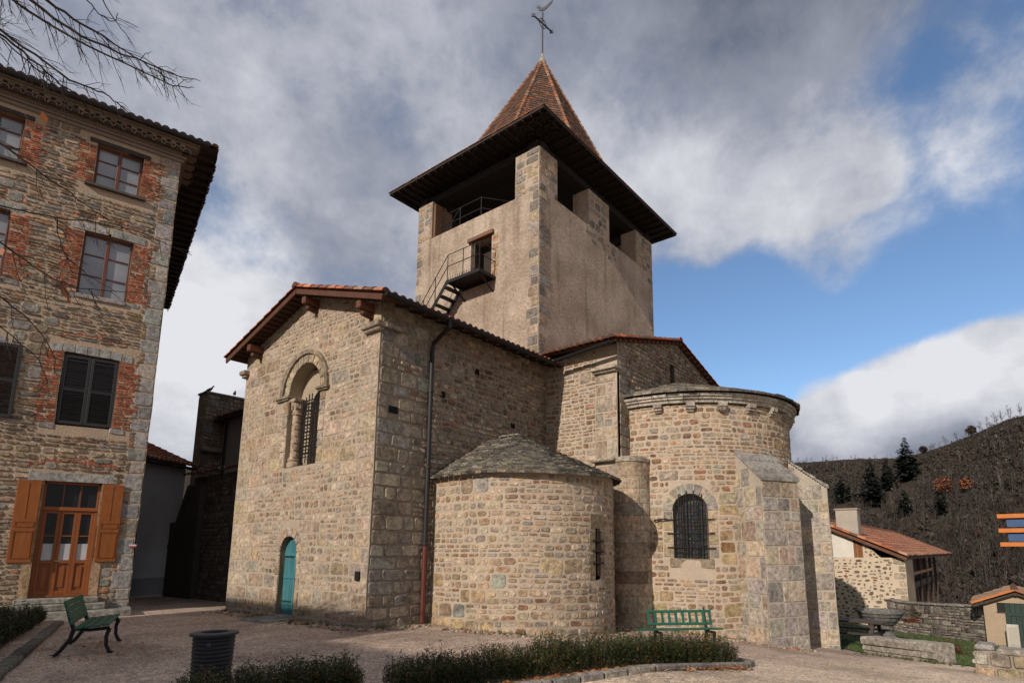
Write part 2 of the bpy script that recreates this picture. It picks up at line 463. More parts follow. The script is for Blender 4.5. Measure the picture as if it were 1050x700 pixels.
def free(u0, u1, va, vb, holes):
    ints = [(u0, u1)]
    for h in holes:
        r = h(va, vb)
        if r is None: continue
        out = []
        for a, b in ints:
            if r[1] <= a or r[0] >= b: out.append((a, b)); continue
            if r[0] > a: out.append((a, r[0]))
            if r[1] < b: out.append((r[1], b))
        ints = out
    return [i for i in ints if i[1] - i[0] > .04]
def masonry(mb, M, u0, u1, v0, v1, sty, holes=(), qL=False, qR=False, pal2=None):
    R = mb.R; v = v0; row = R.randrange(2)
    while v < v1 - .05:
        H = R.uniform(*sty['ch'])
        if v + H > v1 - .1: H = v1 - v
        row += 1
        for a, b in free(u0, u1, v, v + H, holes):
            if qL and abs(a - u0) < 1e-6:
                wq = min((.62 if row % 2 else .34) * R.uniform(.85, 1.2), b - a)
                stone(mb, M, a, a + wq, v, v + H, jit(pick(sty['big'], R), R), sty['jt'] * .7, sty['rel'] * .7, sty['rnd'] * .45); a += wq
            end = None
            if qR and abs(b - u1) < 1e-6 and b - a > .2:
                wq = min((.34 if row % 2 else .62) * R.uniform(.85, 1.2), b - a)
                stone(mb, M, b - wq, b, v, v + H, jit(pick(sty['big'], R), R), sty['jt'] * .7, sty['rel'] * .7, sty['rnd'] * .45); b -= wq
            u = a
            while u < b - .03:
                pb = sty['pbig'] if not callable(sty['pbig']) else sty['pbig'](u, v)
                pn = mnoise.noise(Vector((u * .55, v * .6, mb.seed * 1.7)))
                if sty['pbig'] != 0: pb = pb + (.5 if pn > .3 else .0)
                if R.random() < pb:
                    wd = R.uniform(*sty['bw'])
                    if u + wd > b - .15: wd = b - u
                    stone(mb, M, u, u + wd, v, v + H, jit(pick(sty['big'], R), R), sty['jt'] * .8, sty['rel'] * .8, sty['rnd'] * .55)
                    u += wd
                else:
                    seg = R.uniform(.5, 1.5)
                    if u + seg > b - .3: seg = b - u
                    k = max(1, min(R.choice(sty['sub']) + (1 if pn < -.22 else 0), int(H / sty.get('min', .10))))
                    cuts = [0] + sorted((j + R.uniform(-.16, .16)) / k for j in range(1, k)) + [1]
                    for j in range(k):
                        va, vb = v + H * cuts[j], v + H * cuts[j + 1]
                        x = u
                        while x < u + seg - .02:
                            wd = R.uniform(*sty['sw'])
                            if x + wd > u + seg - .09: wd = u + seg - x
                            hh = (vb - va)
                            stone(mb, M, x, x + wd, va + hh * R.uniform(0, .08), vb - hh * R.uniform(0, .08), jit(pick(sty['pal'], R), R, .22), sty['jt'], sty['rel'], sty['rnd'])
                            x += wd
                    u += seg
        v += H
def backing(mb, M, u0, u1, v0, v1, col, holes=(), du=.35, dv=.1, m=1):
    nv = max(1, int(math.ceil((v1 - v0) / dv)))
    for k in range(nv):
        va = v0 + (v1 - v0) * k / nv; vb = v0 + (v1 - v0) * (k + 1) / nv
        for a, b in free(u0, u1, va, vb, holes):
            n = max(1, int(math.ceil((b - a) / du)))
            for j in range(n):
                x0 = a + (b - a) * j / n; x1 = a + (b - a) * (j + 1) / n
                mb.poly([M(x0, va, 0), M(x1, va, 0), M(x1, vb, 0), M(x0, vb, 0)], col, m)
def rect_hole(a, b, c, d):
    return lambda va, vb: (a, b) if vb > c + .005 and va < d - .005 else None
def arch_hole(uc, hw, vb0, vs, extra=0):
    r = hw + extra
    def h(va, vb):
        if vb <= vb0 + .005 or va >= vs + r - .005: return None
        if va < vs: return (uc - r, uc + r)
        return (uc - math.sqrt(max(0, r * r - (va - vs) ** 2)), uc + math.sqrt(max(0, r * r - (va - vs) ** 2)))
    return h
def above_line(u_a, v_a, u_b, v_b, side):
    """everything above a sloping line is left out; side = -1 trims to the left of it, +1 to the right"""
    def h(va, vb):
        if max(v_a, v_b) <= va: return None
        vv = vb
        lo = min(v_a, v_b)
        if vv <= lo: return None
        t = (vv - v_a) / (v_b - v_a)
        uu = u_a + (u_b - u_a) * min(max(t, 0), 1)
        return (-1e3, uu) if side < 0 else (uu, 1e3)
    return h
def arch_ring(mb, M, uc, vs, ri, ro, n, pal, a0=0, a1=pi, rel=.02, g=.012):
    for k in range(n):
        t0 = a0 + (a1 - a0) * k / n + g / ro; t1 = a0 + (a1 - a0) * (k + 1) / n - g / ro
        pts = [(uc + ri * cos(t0), vs + ri * sin(t0)), (uc + ro * cos(t0), vs + ro * sin(t0)), (uc + ro * cos((t0 + t1) / 2), vs + ro * sin((t0 + t1) / 2)),
               (uc + ro * cos(t1), vs + ro * sin(t1)), (uc + ri * cos(t1), vs + ri * sin(t1)), (uc + ri * cos((t0 + t1) / 2), vs + ri * sin((t0 + t1) / 2))]
        poly_stone(mb, M, pts, jit(pick(pal, mb.R), mb.R), rel, .1)
def jambs(mb, M, uc, hw, v0, v1, pal, wd=.27, rel=.02):
    for sgn in (-1, 1):
        v = v0
        while v < v1 - .04:
            h = mb.R.uniform(.26, .42)
            if v + h > v1 - .12: h = v1 - v
            a, b = sorted((uc + sgn * hw, uc + sgn * (hw + wd)))
            stone(mb, M, a, b, v, v + h, jit(pick(pal, mb.R), mb.R), .018, rel, .08)
            v += h
def arch_pts(uc, hw, v0, vs, n=12):
    return [(uc - hw, v0), (uc + hw, v0)] + [(uc + hw * cos(pi * k / n), vs + hw * sin(pi * k / n)) for k in range(n + 1)]
def reveal(mb, M, pts, depth, col, m=1, h0=.012):
    n = len(pts)
    a = [mb.v(M(p[0], p[1], h0)) for p in pts]; b = [mb.v(M(p[0], p[1], -depth)) for p in pts]
    for j in range(n): mb.f((a[j], b[j], b[(j + 1) % n], a[(j + 1) % n]), col, m)
def panel(mb, M, pts, h, col, m=0):
    mb.poly([M(p[0], p[1], h) for p in pts], col, m)

BEIGE, TAN, GREY = (.345, .272, .19), (.30, .215, .135), (.24, .22, .19)
WARM = [((0.376, 0.301, 0.224), 4), ((0.332, 0.249, 0.175), 3), ((0.307, 0.264, 0.215), 2.4), ((0.257, 0.188, 0.135), 1.5), ((0.287, 0.170, 0.121), .3), ((0.415, 0.349, 0.269), 2), ((0.337, 0.245, 0.161), .8)]
ASHLAR = [((0.376, 0.308, 0.236), 4), ((0.341, 0.270, 0.195), 3), ((0.327, 0.284, 0.232), 2), ((0.346, 0.266, 0.182), 1)]
STY_GABLE = dict(ch=(.25, .37), pbig=lambda u, v: .9 if (u < -16.2 or u > -12.1) else (.4 if v < 1.2 or (3.2 < v < 6.2 and -15.6 < u < -12.4) else .1), bw=(.35, .85), sub=[2, 2, 3], sw=(.12, .32), jt=.03, rel=.011, rnd=.42, pal=WARM, big=ASHLAR)
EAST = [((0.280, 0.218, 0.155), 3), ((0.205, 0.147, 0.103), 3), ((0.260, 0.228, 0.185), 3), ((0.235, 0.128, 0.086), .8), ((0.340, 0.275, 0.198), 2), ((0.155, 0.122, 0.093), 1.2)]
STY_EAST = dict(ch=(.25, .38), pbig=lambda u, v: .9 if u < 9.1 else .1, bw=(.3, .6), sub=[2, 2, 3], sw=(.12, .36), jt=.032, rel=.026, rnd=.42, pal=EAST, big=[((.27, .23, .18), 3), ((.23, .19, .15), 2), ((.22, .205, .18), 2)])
APSE = [((0.355, 0.248, 0.157), 3), ((0.283, 0.187, 0.114), 2.2), ((0.329, 0.263, 0.191), 3), ((0.246, 0.131, 0.081), .7), ((0.308, 0.268, 0.220), 1.5), ((0.411, 0.323, 0.224), 2.8), ((0.216, 0.150, 0.102), .7)]
STY_APSE = dict(ch=(.29, .40), pbig=.14, bw=(.35, .65), sub=[2, 2, 2, 3], sw=(.14, .42), jt=.036, rel=.016, rnd=.42, pal=APSE, big=[((.36, .275, .165), 3), ((.30, .26, .20), 2), ((.26, .155, .085), 1)])
CHAPEL = [((0.372, 0.279, 0.189), 3), ((0.301, 0.213, 0.141), 2), ((0.326, 0.270, 0.206), 2.6), ((0.260, 0.151, 0.097), .4), ((0.295, 0.261, 0.219), .9), ((0.428, 0.345, 0.250), 2.8)]
STY_CHAP = dict(ch=(.27, .38), pbig=lambda u, v: .42 if v < .75 else .1, bw=(.3, .55), sub=[2, 2, 2, 3], sw=(.14, .38), jt=.032, rel=.016, rnd=.42, pal=CHAPEL, big=[((.37, .28, .17), 3), ((.29, .225, .15), 2), ((.22, .15, .10), 1), ((.26, .25, .22), .7)])
BUTT = [((0.338, 0.299, 0.260), 4), ((0.294, 0.267, 0.240), 3), ((0.382, 0.314, 0.240), 2.6), ((0.343, 0.270, 0.199), 1.4)]
STY_BUTT = dict(ch=(.34, .56), pbig=.93, bw=(.32, .8), sub=[2], sw=(.25, .4), jt=.022, rel=.016, rnd=.16, pal=BUTT, big=BUTT)
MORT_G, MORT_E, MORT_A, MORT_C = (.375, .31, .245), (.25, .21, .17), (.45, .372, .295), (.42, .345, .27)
MORT_B = (.40, .355, .29)

# ------------------------------------------------------------------ ground
def h_ground(x, y):
    s1 = min(max(y - 7.5, 0), 11.5); s2 = max(0, y - 19)
    k = .04 + .01 * min(max(x + 10, -2), 6.5)
    h = -s1 * k - min(s2, 40) * .07
    if y > 45: h -= min((y - 45) * .12, 9)
    return h + .012 * mnoise.noise(Vector((x * .6, y * .6, 0)))
def sheet(name, xs, ys, lift, mt, fn=h_ground, keep=None):
    mb = MB(); idx = {}
    for i, x in enumerate(xs):
        for j, y in enumerate(ys): idx[i, j] = mb.v((x, y, fn(x, y) + lift))
    for i in range(len(xs) - 1):
        for j in range(len(ys) - 1):
            if keep and not keep((xs[i] + xs[i + 1]) / 2, (ys[j] + ys[j + 1]) / 2): continue
            mb.f((idx[i, j], idx[i + 1, j], idx[i + 1, j + 1], idx[i, j + 1]))
    o = mb.build(name, mt, smooth=True); o['kind'] = 'structure'
    return o
def spaced(lo, hi, step, far, ratio=1.35):
    a = [lo + step * k for k in range(int((hi - lo) / step) + 1)]
    s_ = step; x = a[-1]
    while x < far: s_ *= ratio; x += s_; a.append(x)
    s_ = step; x = a[0]
    while x > -far: s_ *= ratio; x -= s_; a.insert(0, x)
    return a
sheet('ground', spaced(-30, 6, .5, 1500), spaced(-6, 46, .5, 1500), 0, 'gravel')
# lawn east of the church beyond the gravel lane
def lawn_keep(x, y):
    edge = 17.55 - .95 * (x + 1.37) if x < -.3 else 14.9
    if x < -3.2: edge = 18.75
    return y > edge + .12 * mnoise.noise(Vector((x * 2, y * 2, 3)))
sheet('lawn', [-12 + .2 * k for k in range(110)], [14.4 + .2 * k for k in range(110)], .02, 'turf', keep=lawn_keep)

# hills across the valley
def ridge(az_px):
    pts = [(-400, 505), (200, 480), (700, 474), (828, 474), (880, 470), (930, 469), (955, 464), (985, 454), (1010, 445), (1050, 428), (1150, 404), (1400, 390), (2200, 440)]
    for (a, b), (c, d) in zip(pts, pts[1:]):
        if a <= az_px <= c: return b + (d - b) * (az_px - a) / (c - a)
    return 480
def hill_point(px, t):
    """t 0..1 from valley floor to crest along one bearing"""
    D1 = 330 - 110 * min(max((px - 900) / 200, 0), 1)
    if px < 900: D1 = 330 + min((900 - px) * .25, 80)
    D0 = 95
    top = bearing(px, ridge(px), D1)
    d = D0 + (D1 - D0) * t
    q = bearing(px, 560, d)
    z = -17 + (top.z + 17) * (t ** 1.15)
    z += 3.5 * mnoise.noise(Vector((q.x * .02, q.y * .02, 0))) * sin(pi * min(t, 1)) if t < 1 else 0
    return Vector((q.x, q.y, z))
mb = MB()
pxs = [-300 + 25 * k for k in range(88)]
rows = []
for px in pxs:
    col_ = [mb.v(hill_point(px, k / 26)) for k in range(27)]
    pt = hill_point(px, 1); dd = Vector((pt.x, pt.y, 0)).normalized()
    for e_ in (15, 40, 90): col_.append(mb.v(pt + dd * e_ + Vector((0, 0, -e_ * .12))))
    rows.append(col_)
for a, b in zip(rows, rows[1:]):
    for k in range(len(a) - 1): mb.f((a[k], b[k], b[k + 1], a[k + 1]))
o = mb.build('hill', 'hill_scrub', smooth=True); o['kind'] = 'structure'
# ------------------------------------------------------------------ roofs laid tile by tile
TILE = [((.36, .115, .055), 4), ((.30, .09, .045), 3), ((.42, .17, .085), 2), ((.22, .085, .05), 2), ((.33, .20, .13), 1), ((.16, .085, .06), 1)]
OLDTILE = [((.27, .12, .075), 3), ((.22, .10, .065), 3), ((.31, .17, .11), 2), ((.17, .105, .075), 3), ((.30, .10, .055), 1.5), ((.20, .17, .13), 1.5)]
def canal_roof(mb, p0, U, Sv, wd, ln, sp=.21, row=.34, pal=TILE, r=.088, m=0, keep=None, under=(.10, .05, .035)):
    """p0 eave corner, U along the eave, Sv up the slope; channel plane and cover tiles"""
    R = mb.R; p0 = Vector(p0); U = Vector(U).normalized(); Sv = Vector(Sv).normalized(); N = U.cross(Sv)
    if N.z < 0: N = -N
    nc = int(wd / sp); nr = int(math.ceil(ln / row))
    for c in range(nc):
        u = (c + .5) * wd / nc
        for k in range(nr):
            s0 = k * row + R.uniform(-.02, .02) - (.05 if k == 0 else 0); s1 = min((k + 1) * row + .05, ln)
            if keep and not keep(u, (s0 + s1) / 2): continue
            # channel strip between the covers
            q = [p0 + U * (u - wd / nc * .5) + Sv * max(s0, -.02), p0 + U * (u + wd / nc * .5) + Sv * max(s0, -.02), p0 + U * (u + wd / nc * .5) + Sv * s1, p0 + U * (u - wd / nc * .5) + Sv * s1]
            mb.poly(q, jit(pick(pal, R), R, .2), m)
            du = R.uniform(-.012, .012); lift = R.uniform(.0, .012); cl = jit(pick(pal, R), R, .22)
            ra, rb = r * 1.08, r * .86; A = []; B = []
            for j in range(6):
                t = pi * j / 5
                A.append(mb.v(p0 + U * (u + du + ra * cos(t)) + N * (ra * sin(t) * .9 + .022 + lift) + Sv * s0))
                B.append(mb.v(p0 + U * (u + du + rb * cos(t)) + N * (rb * sin(t) * .9 + .004) + Sv * s1))
            for j in range(5): mb.f((A[j], A[j + 1], B[j + 1], B[j]), cl, m)
            mb.f(A, under, m)
def ridge_tiles(mb, a, b, r=.12, pal=TILE, m=0, step=.36):
    a, b = Vector(a), Vector(b); d = (b - a); n = max(1, int(d.length / step)); d.normalize()
    side = d.cross(Vector((0, 0, 1))).normalized(); up = side.cross(d)
    L_ = (b - a).length / n
    for k in range(n):
        cl = jit(pick(pal, mb.R), mb.R, .2); A = []; B = []
        for j in range(7):
            t = pi * j / 6
            A.append(mb.v(a + d * (L_ * k - .03) + side * (r * 1.1 * cos(t)) + up * (r * 1.05 * sin(t))))
            B.append(mb.v(a + d * (L_ * (k + 1)) + side * (r * .9 * cos(t)) + up * (r * .85 * sin(t))))
        for j in range(6): mb.f((A[j], A[j + 1], B[j + 1], B[j]), cl, m)
        mb.f(A, (.09, .05, .04), m)
def shingle_cone(mb, E, A, a0, a1, rows, wd, pal, th=.035, over=.35, lift=0.0):
    """rows of slabs from the eave curve E(a) to the upper curve A(a); a is an arc parameter in metres at the eave"""
    R = mb.R
    for k in range(rows):
        s0 = k / rows; s1 = min((k + 1 + over) / rows, 1)
        shrink = None; a = a0 - R.uniform(0, wd)
        fac = max((E((a0 + a1) / 2) - A((a0 + a1) / 2)).length, .1)
        while a < a1:
            e0, e1 = E(max(a, a0)), E(min(a + .05, a1))
            l0 = (E(a0) - E(a1)).length; l1 = (E(a0).lerp(A(a0), s0) - E(a1).lerp(A(a1), s0)).length
            ratio = max(l1 / max(l0, 1e-3), .12)
            wv = wd * R.uniform(.6, 1.5) / ratio
            b = min(a + wv, a1); aa = max(a, a0)
            if b - aa < .01: a += wv; continue
            g = .006 / ratio; j0 = R.uniform(-.12, .12) / rows; t = th * R.uniform(.6, 1.5)
            def P(x, s): return E(x).lerp(A(x), s)
            p = [P(aa + g, s0 + j0), P(b - g, s0 + j0 + R.uniform(-.03, .03) / rows), P(b - g, s1), P(aa + g, s1)]
            nrm = (p[1] - p[0]).cross(p[3] - p[0])
            if nrm.length < 1e-6: a += wv; continue
            nrm.normalize()
            if nrm.z < 0: nrm = -nrm
            top = [p[0] + nrm * (t + .02 + lift), p[1] + nrm * (t + .02 + lift), p[2] + nrm * (.008 + lift), p[3] + nrm * (.008 + lift)]
            i = [mb.v(q) for q in top] + [mb.v(p[0] + nrm * (lift - .004)), mb.v(p[1] + nrm * (lift - .004))]
            cl = jit(pick(pal, R), R, .25)
            mb.f((i[0], i[1], i[2], i[3]), cl); mb.f((i[0], i[4], i[5], i[1]), cl); mb.f((i[0], i[3], i[4]), cl); mb.f((i[1], i[5], i[2]), cl)
            a += wv
LAUZE = [((.20, .185, .155), 3), ((.155, .145, .13), 3), ((.25, .225, .18), 2), ((.115, .108, .10), 2), ((.30, .28, .23), 1)]

# ------------------------------------------------------------------ the church
church = thing('church', 'romanesque stone church with a rendered square bell tower, round apse and tiled roofs', 'church', (-11, 14, 0))
X0, Y0, Y1, X1 = -10.97, 7.77, 13.97, -8.3          # transept east wall, transept south wall, choir south wall, choir east wall
Mg = plane_map((0, Y0, 0), (1, 0, 0), (0, -1, 0), .03, 1)
Mt = plane_map((X0, 0, 0), (0, 1, 0), (1, 0, 0), .035, 2)
Ms = plane_map((0, Y1, 0), (1, 0, 0), (0, -1, 0), .035, 3)
Me = plane_map((X1, 0, 0), (0, 1, 0), (1, 0, 0), .035, 4)
AC, AR = (-8.2, 17.84, 0), 3.35
Ma = cyl_map(AC, AR, .035, 5)
CC, CR = (-9.67, 11.65, 0), 2.15
_mc = cyl_map(CC, CR, .04, 6)
def Mc(a, b, h):
    q = CR * pi / 2
    if abs(a) <= q: return _mc(a, b, h)
    sg = -1 if a < 0 else 1
    p = _mc(sg * q, b, h)
    return Vector((p.x - (abs(a) - q), p.y, p.z))

# south gable of the transept
XW, XE = -17.4, X0
slopeL = above_line(-14.05, 8.37, XW - .05, 7.33, -1); slopeR = above_line(-14.05, 8.37, XE + .05, 7.41, 1)
WC, WS = -14.08, 5.62                                # window axis and springing
DC, DS = -14.28, 1.60                                # door axis and springing
WA = WS + .1
win_open = arch_hole(WC, .74, 3.78, WA); win_res = arch_hole(WC, .74, 3.78, WA, .24)
win_ring = arch_hole(WC, 1.0, WS + .0, WA)
door_open = arch_hole(DC, .39, -.2, DS); door_res = arch_hole(DC, .39, -.2, DS, .2)
impost = rect_hole(WC - 1.35, WC + 1.18, WS - .02, WS + .11)
mb = MB(11)
masonry(mb, Mg, XW, XE, -.25, 7.26, STY_GABLE, [win_res, win_ring, door_res, impost], qL=True, qR=True)
FINE = dict(STY_GABLE, ch=(.09, .14), sub=[1], pbig=0, sw=(.12, .32))
masonry(mb, Mg, XW, XE, 7.26, 8.36, FINE, [slopeL, slopeR])
backing(mb, Mg, XW, XE, -.3, 7.26, MORT_G, [win_open, door_open], dv=.05)
backing(mb, Mg, XW, XE, 7.26, 8.36, MORT_G, [slopeL, slopeR], dv=.025)
jambs(mb, Mg, WC, .745, 3.8, WS - .03, ASHLAR, .26)
arch_ring(mb, Mg, WC, WS + .1, .745, 1.0, 11, [((.33, .27, .19), 1), ((.25, .21, .155), 1), ((.36, .30, .22), 1)])
jambs(mb, Mg, DC, .395, -.1, DS, ASHLAR, .2)
arch_ring(mb, Mg, DC, DS, .395, .62, 7, ASHLAR)
reveal(mb, Mg, arch_pts(WC, .74, 3.78, WA), .34, (.30, .245, .17))
reveal(mb, Mg, arch_pts(DC, .39, -.1, DS), .34, (.22, .175, .125))
# inner order of the window
IC = WC + .27
inner = arch_hole(IC, .46, 3.86, 5.36)
mi = lambda a, b, h: Mg(a, b, h - .34)
backing(mb, mi, WC - .76, WC + .76, 3.7, 6.4, (.36, .30, .22), [inner], du=.3, dv=.04)
reveal(mb, mi, arch_pts(IC, .46, 3.86, 5.36), .3, (.26, .21, .15))
mb.box((-11.3, Y0 - .02, 1.1), (.16, .05, .2), (.02, .018, .016), 1)
# transept side wall (east) and the hidden west wall
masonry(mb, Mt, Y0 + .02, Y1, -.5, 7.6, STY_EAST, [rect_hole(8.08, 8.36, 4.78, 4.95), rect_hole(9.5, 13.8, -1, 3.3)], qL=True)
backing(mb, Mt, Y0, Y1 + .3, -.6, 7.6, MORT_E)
mb.box((X0 - .03, 8.22, 4.865), (.1, .26, .16), (.012, .011, .01), 1)
mb.poly([(XW, Y0, -.5), (XW, 17, -.5), (XW, 17, 7.2), (XW, Y0, 7.2)], MORT_E, 1)
for (yy, zz) in ((9.7, 5.55), (12.4, 5.2), (10.9, 6.45)): mb.box((X0 + .012, yy, zz), (.04, .14, .15), (.012, .011, .01), 1)
# corner imposts at the top of the gable
for xa, xb in ((XE - .56, XE + .12), (XW - .12, XW + .2)):
    mb.box(((xa + xb) / 2, Y0 - .02, 6.8), (xb - xa, .3, .13), (.27, .235, .185), 0, ch=.02)
    mb.box(((xa + xb) / 2, Y0 - .01, 6.70), (xb - xa - .08, .2, .09), (.25, .21, .165), 0, ch=.02)
mb.box((XE + .06, Y0 + .3, 6.8), (.2, .5, .13), (.22, .19, .155), 0, ch=.02)
mb.build('transept_wall', ['rubble_stone', 'mortar'], church)

# window of the gable: hood mould, imposts, colonnettes, grille
mb = MB(12)
n = 22
for k in range(n):                                   # moulded label round the arch, in short stones
    t0, t1 = pi * k / n, pi * (k + 1) / n
    r0, r1 = 1.005, 1.12
    cl = jit((.27, .225, .165), mb.R)
    P = lambda r, t, h: Vector((WC + r * cos(t), Y0 - h, WS + .1 + r * sin(t)))
    for (ra, ha), (rb, hb) in (((r0, .0), (r0, .07)), ((r0, .07), (r1 - .03, .10)), ((r1 - .03, .10), (r1, .07)), ((r1, .07), (r1, 0))):
        mb.poly([P(ra, t0, ha), P(rb, t0, hb), P(rb, t1, hb), P(ra, t1, ha)], cl)
for xa, xb in ((WC - 1.34, WC - .66), (WC + .66, WC + 1.17)):
    mb.box(((xa + xb) / 2, Y0 + .09, WS + .055), (xb - xa, .40, .07), (.27, .23, .17), ch=.012)
    mb.box(((xa + xb) / 2, Y0 + .10, WS + .0), (xb - xa - .08, .34, .05), (.24, .20, .15), ch=.012)
win = mb.build('gable_window', 'rubble_stone', church)
for sg in (-1,):
    mb = MB(13); cx, cy = WC + sg * .585, Y0 + .16
    mb.lathe((cx, cy, 0), [(.17, 3.78), (.17, 3.88), (.14, 3.93), (.16, 3.98), (.125, 4.03), (.108, 4.06), (.105, 5.18), (.13, 5.2), (.13, 5.23), (.108, 5.25), (.12, 5.33), (.155, 5.45), (.17, 5.52)], 16, (.36, .28, .21))
    mb.box((cx, cy, 5.57), (.36, .36, .09), (.3, .24, .175), ch=.01)
    for k in range(8):                               # leaves of the capital
        t = 2 * pi * k / 8
        mb.box((cx + .135 * cos(t), cy + .135 * sin(t), 5.40), (.05, .05, .15), (.31, .245, .18), rz=t, ch=.015)
    mb.build('colonnette', 'rubble_stone', win)
def grille(name, parent, M, u0, u1, v0, v1, nu, nv, h, spike=.08, r=.011, seed=1, hspike=.1, top_fn=None):
    mb = MB(seed)
    for k in range(nu):
        u = u0 + (u1 - u0) * (k + .5) / nu
        vt = v1 if top_fn is None else top_fn(u)
        mb.tube([M(u, v0 - spike * .4, h), M(u, vt + spike, h)], r, 5, (.022, .02, .02))
    for k in range(nv):
        v = v0 + (v1 - v0) * (k + .5) / nv
        N_ = max(1, int((u1 - u0) / .3))
        mb.tube([M(u0 - hspike + (u1 - u0 + 2 * hspike) * q / N_, v, h + .012) for q in range(N_ + 1)], r, 5, (.022, .02, .02))
    return mb.build(name, 'iron', parent)
gr = MB(14); IR_ = (.02, .018, .018); g0, g1 = WC - .12, WC + .68; yg = Y0 + .02
for k in range(6):
    u = g0 + (g1 - g0) * (k + .5) / 6
    gr.tube([(u, yg, 3.82 - .05 * (k % 2)), (u, yg, 5.50 + (.12 if k in (2, 3) else .05 * (k % 2)))], .015, 5, IR_)
for k in range(9):
    z = 3.98 + .185 * k
    gr.tube([(g0 - .16, yg - .05, z + .03), (g0 - .03, yg + .01, z), (g1, yg + .01, z), (g1 + .1, yg - .05, z + .02)], .015, 5, IR_)
for k in range(5):
    for q in range(8): gr.box((g0 + (g1 - g0) * (k + 1) / 6, yg, 4.07 + .185 * q), (.06, .014, .05), IR_)
gr.build('grille', 'iron', win)
mb = MB(15); mb.poly([(WC - .3, Y0 + .6, 3.7), (WC + .85, Y0 + .6, 3.7), (WC + .85, Y0 + .6, 5.95), (WC - .3, Y0 + .6, 5.95)])
mb.build('pane', 'window_glass', win)

# blue side door
mb = MB(16); TEAL = (.042, .165, .19)
for k in range(5):
    u = DC - .39 + .78 * (k + .5) / 5
    t = DS + math.sqrt(max(0, .39 ** 2 - (abs(u - DC) + .0) ** 2))
    mb.box((u, Y0 + .15, (.03 + t) / 2), (.152, .045, t - .03), jit(TEAL, mb.R, .18), ch=.006)
for z in (.35, 1.0, 1.55): mb.box((DC, Y0 + .122, z), (.74, .03, .09), jit((.04, .175, .205), mb.R), ch=.006)
dr = mb.build('side_door', 'wood', church)
for z in (.4, 1.5): mb = MB(17); mb.box((DC - .15, Y0 + .102, z), (.42, .014, .035), (.03, .035, .035), ch=.004); mb.build('hinge', 'iron', dr)
mb = MB(17); mb.box((DC + .27, Y0 + .10, .95), (.05, .03, .14), (.03, .03, .03), ch=.006); mb.build('lock', 'iron', dr)
mb = MB(18); mb.box((DC, Y0 + .1, .03), (.86, .34, .12), (.27, .24, .2), ch=.02); mb.build('threshold', 'rubble_stone', church)

# choir: south wall, pilaster, corner mass, east gable
mb = MB(21)
STY_CHOIR = dict(STY_APSE, pbig=.16, jt=.035, rel=.02, rnd=.3, pal=WARM + [((.27, .17, .09), 2)])
pil = (-9.05, X1)
masonry(mb, Ms, X0, X1, -1.2, 7.55, STY_CHOIR, [rect_hole(pil[0], pil[1] + .1, -2, 9)])
backing(mb, Ms, X0 - .3, X1, -1.3, 7.6, MORT_A)
Mp = plane_map((0, Y1 - .13, 0), (1, 0, 0), (0, -1, 0), .02, 8)
masonry(mb, Mp, pil[0], pil[1], 4.2, 6.72, dict(STY_BUTT, big=ASHLAR), qL=True)
backing(mb, Mp, pil[0], pil[1], -1.3, 6.78, MORT_A)
masonry(mb, Mp, pil[0], pil[1], -1.2, 4.15, dict(STY_BUTT, big=ASHLAR, pbig=.7))
mb.poly([(pil[0], Y1 - .13, -1.3), (pil[0], Y1, -1.3), (pil[0], Y1, 6.78), (pil[0], Y1 - .13, 6.78)], MORT_A, 1)
mb.poly([(pil[1], Y1 - .13, -1.3), (pil[1], Y1, -1.3), (pil[1], Y1, 6.78), (pil[1], Y1 - .13, 6.78)], MORT_A, 1)
mb.box(((pil[0] + pil[1]) / 2 + .0, Y1 - .14, 6.83), (.86, .36, .10), (.36, .32, .26), ch=.02)
mb.box(((pil[0] + pil[1]) / 2 + .0, Y1 - .12, 6.745), (.78, .24, .07), (.33, .29, .23), ch=.02)
cap = [above_line(17.84, 8.70, 13.9, 7.64, -1), above_line(17.84, 8.70, 21.8, 7.64, 1)]
slot = rect_hole(17.28, 17.62, 7.12, 7.82)
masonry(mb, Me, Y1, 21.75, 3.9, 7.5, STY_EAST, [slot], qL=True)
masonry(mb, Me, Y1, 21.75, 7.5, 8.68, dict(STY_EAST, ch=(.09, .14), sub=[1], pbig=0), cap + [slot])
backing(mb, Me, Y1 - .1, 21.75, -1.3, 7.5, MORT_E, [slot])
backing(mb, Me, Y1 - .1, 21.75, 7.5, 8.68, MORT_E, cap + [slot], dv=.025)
reveal(mb, Me, [(17.28, 7.12), (17.62, 7.12), (17.62, 7.82), (17.28, 7.82)], .5, (.1, .085, .07))
mb.box((X1 - .55, 17.45, 7.5), (.1, .5, .9), (.012, .012, .012), 1)
# rounded mass filling the angle between choir and apse
QC, QR = (-8.32, 14.44, 0), .62
Mq = cyl_map(QC, QR, .02, 9)
z_ = -1.3
while z_ < 4.08:                                      # drums of dressed stone
    z2 = min(z_ + mb.R.uniform(.3, .48), 4.12)
    if z2 > 4.0: z2 = 4.12
    cut_ = rad(mb.R.uniform(-75, -15))
    cut2 = cut_ + rad(mb.R.uniform(40, 70))
    for a_, b_ in ((rad(-125), cut_), (cut_, cut2), (cut2, rad(95))):
        mb.lathe((QC[0], QC[1], 0), [(QR - .014, z_), (QR + .002, z_ + .012), (QR + mb.R.uniform(-.008, .02), (z_ + z2) / 2), (QR + .002, z2 - .012), (QR - .014, z2)], 14, jit(pick(ASHLAR + [((.24, .17, .12), 1)], mb.R), mb.R, .14), 0, a_ + .012, b_ - .012)
    z_ = z2
backing(mb, cyl_map(QC, QR - .012, .0, 9), -QR * pi * .7, QR * pi * .6, -1.3, 4.14, MORT_A, du=.12)
mb.lathe((QC[0], QC[1], 4.13), [(.05, .16), (.5, .13), (.66, .05), (.66, -.04), (.58, -.08)], 24, (.34, .30, .24))
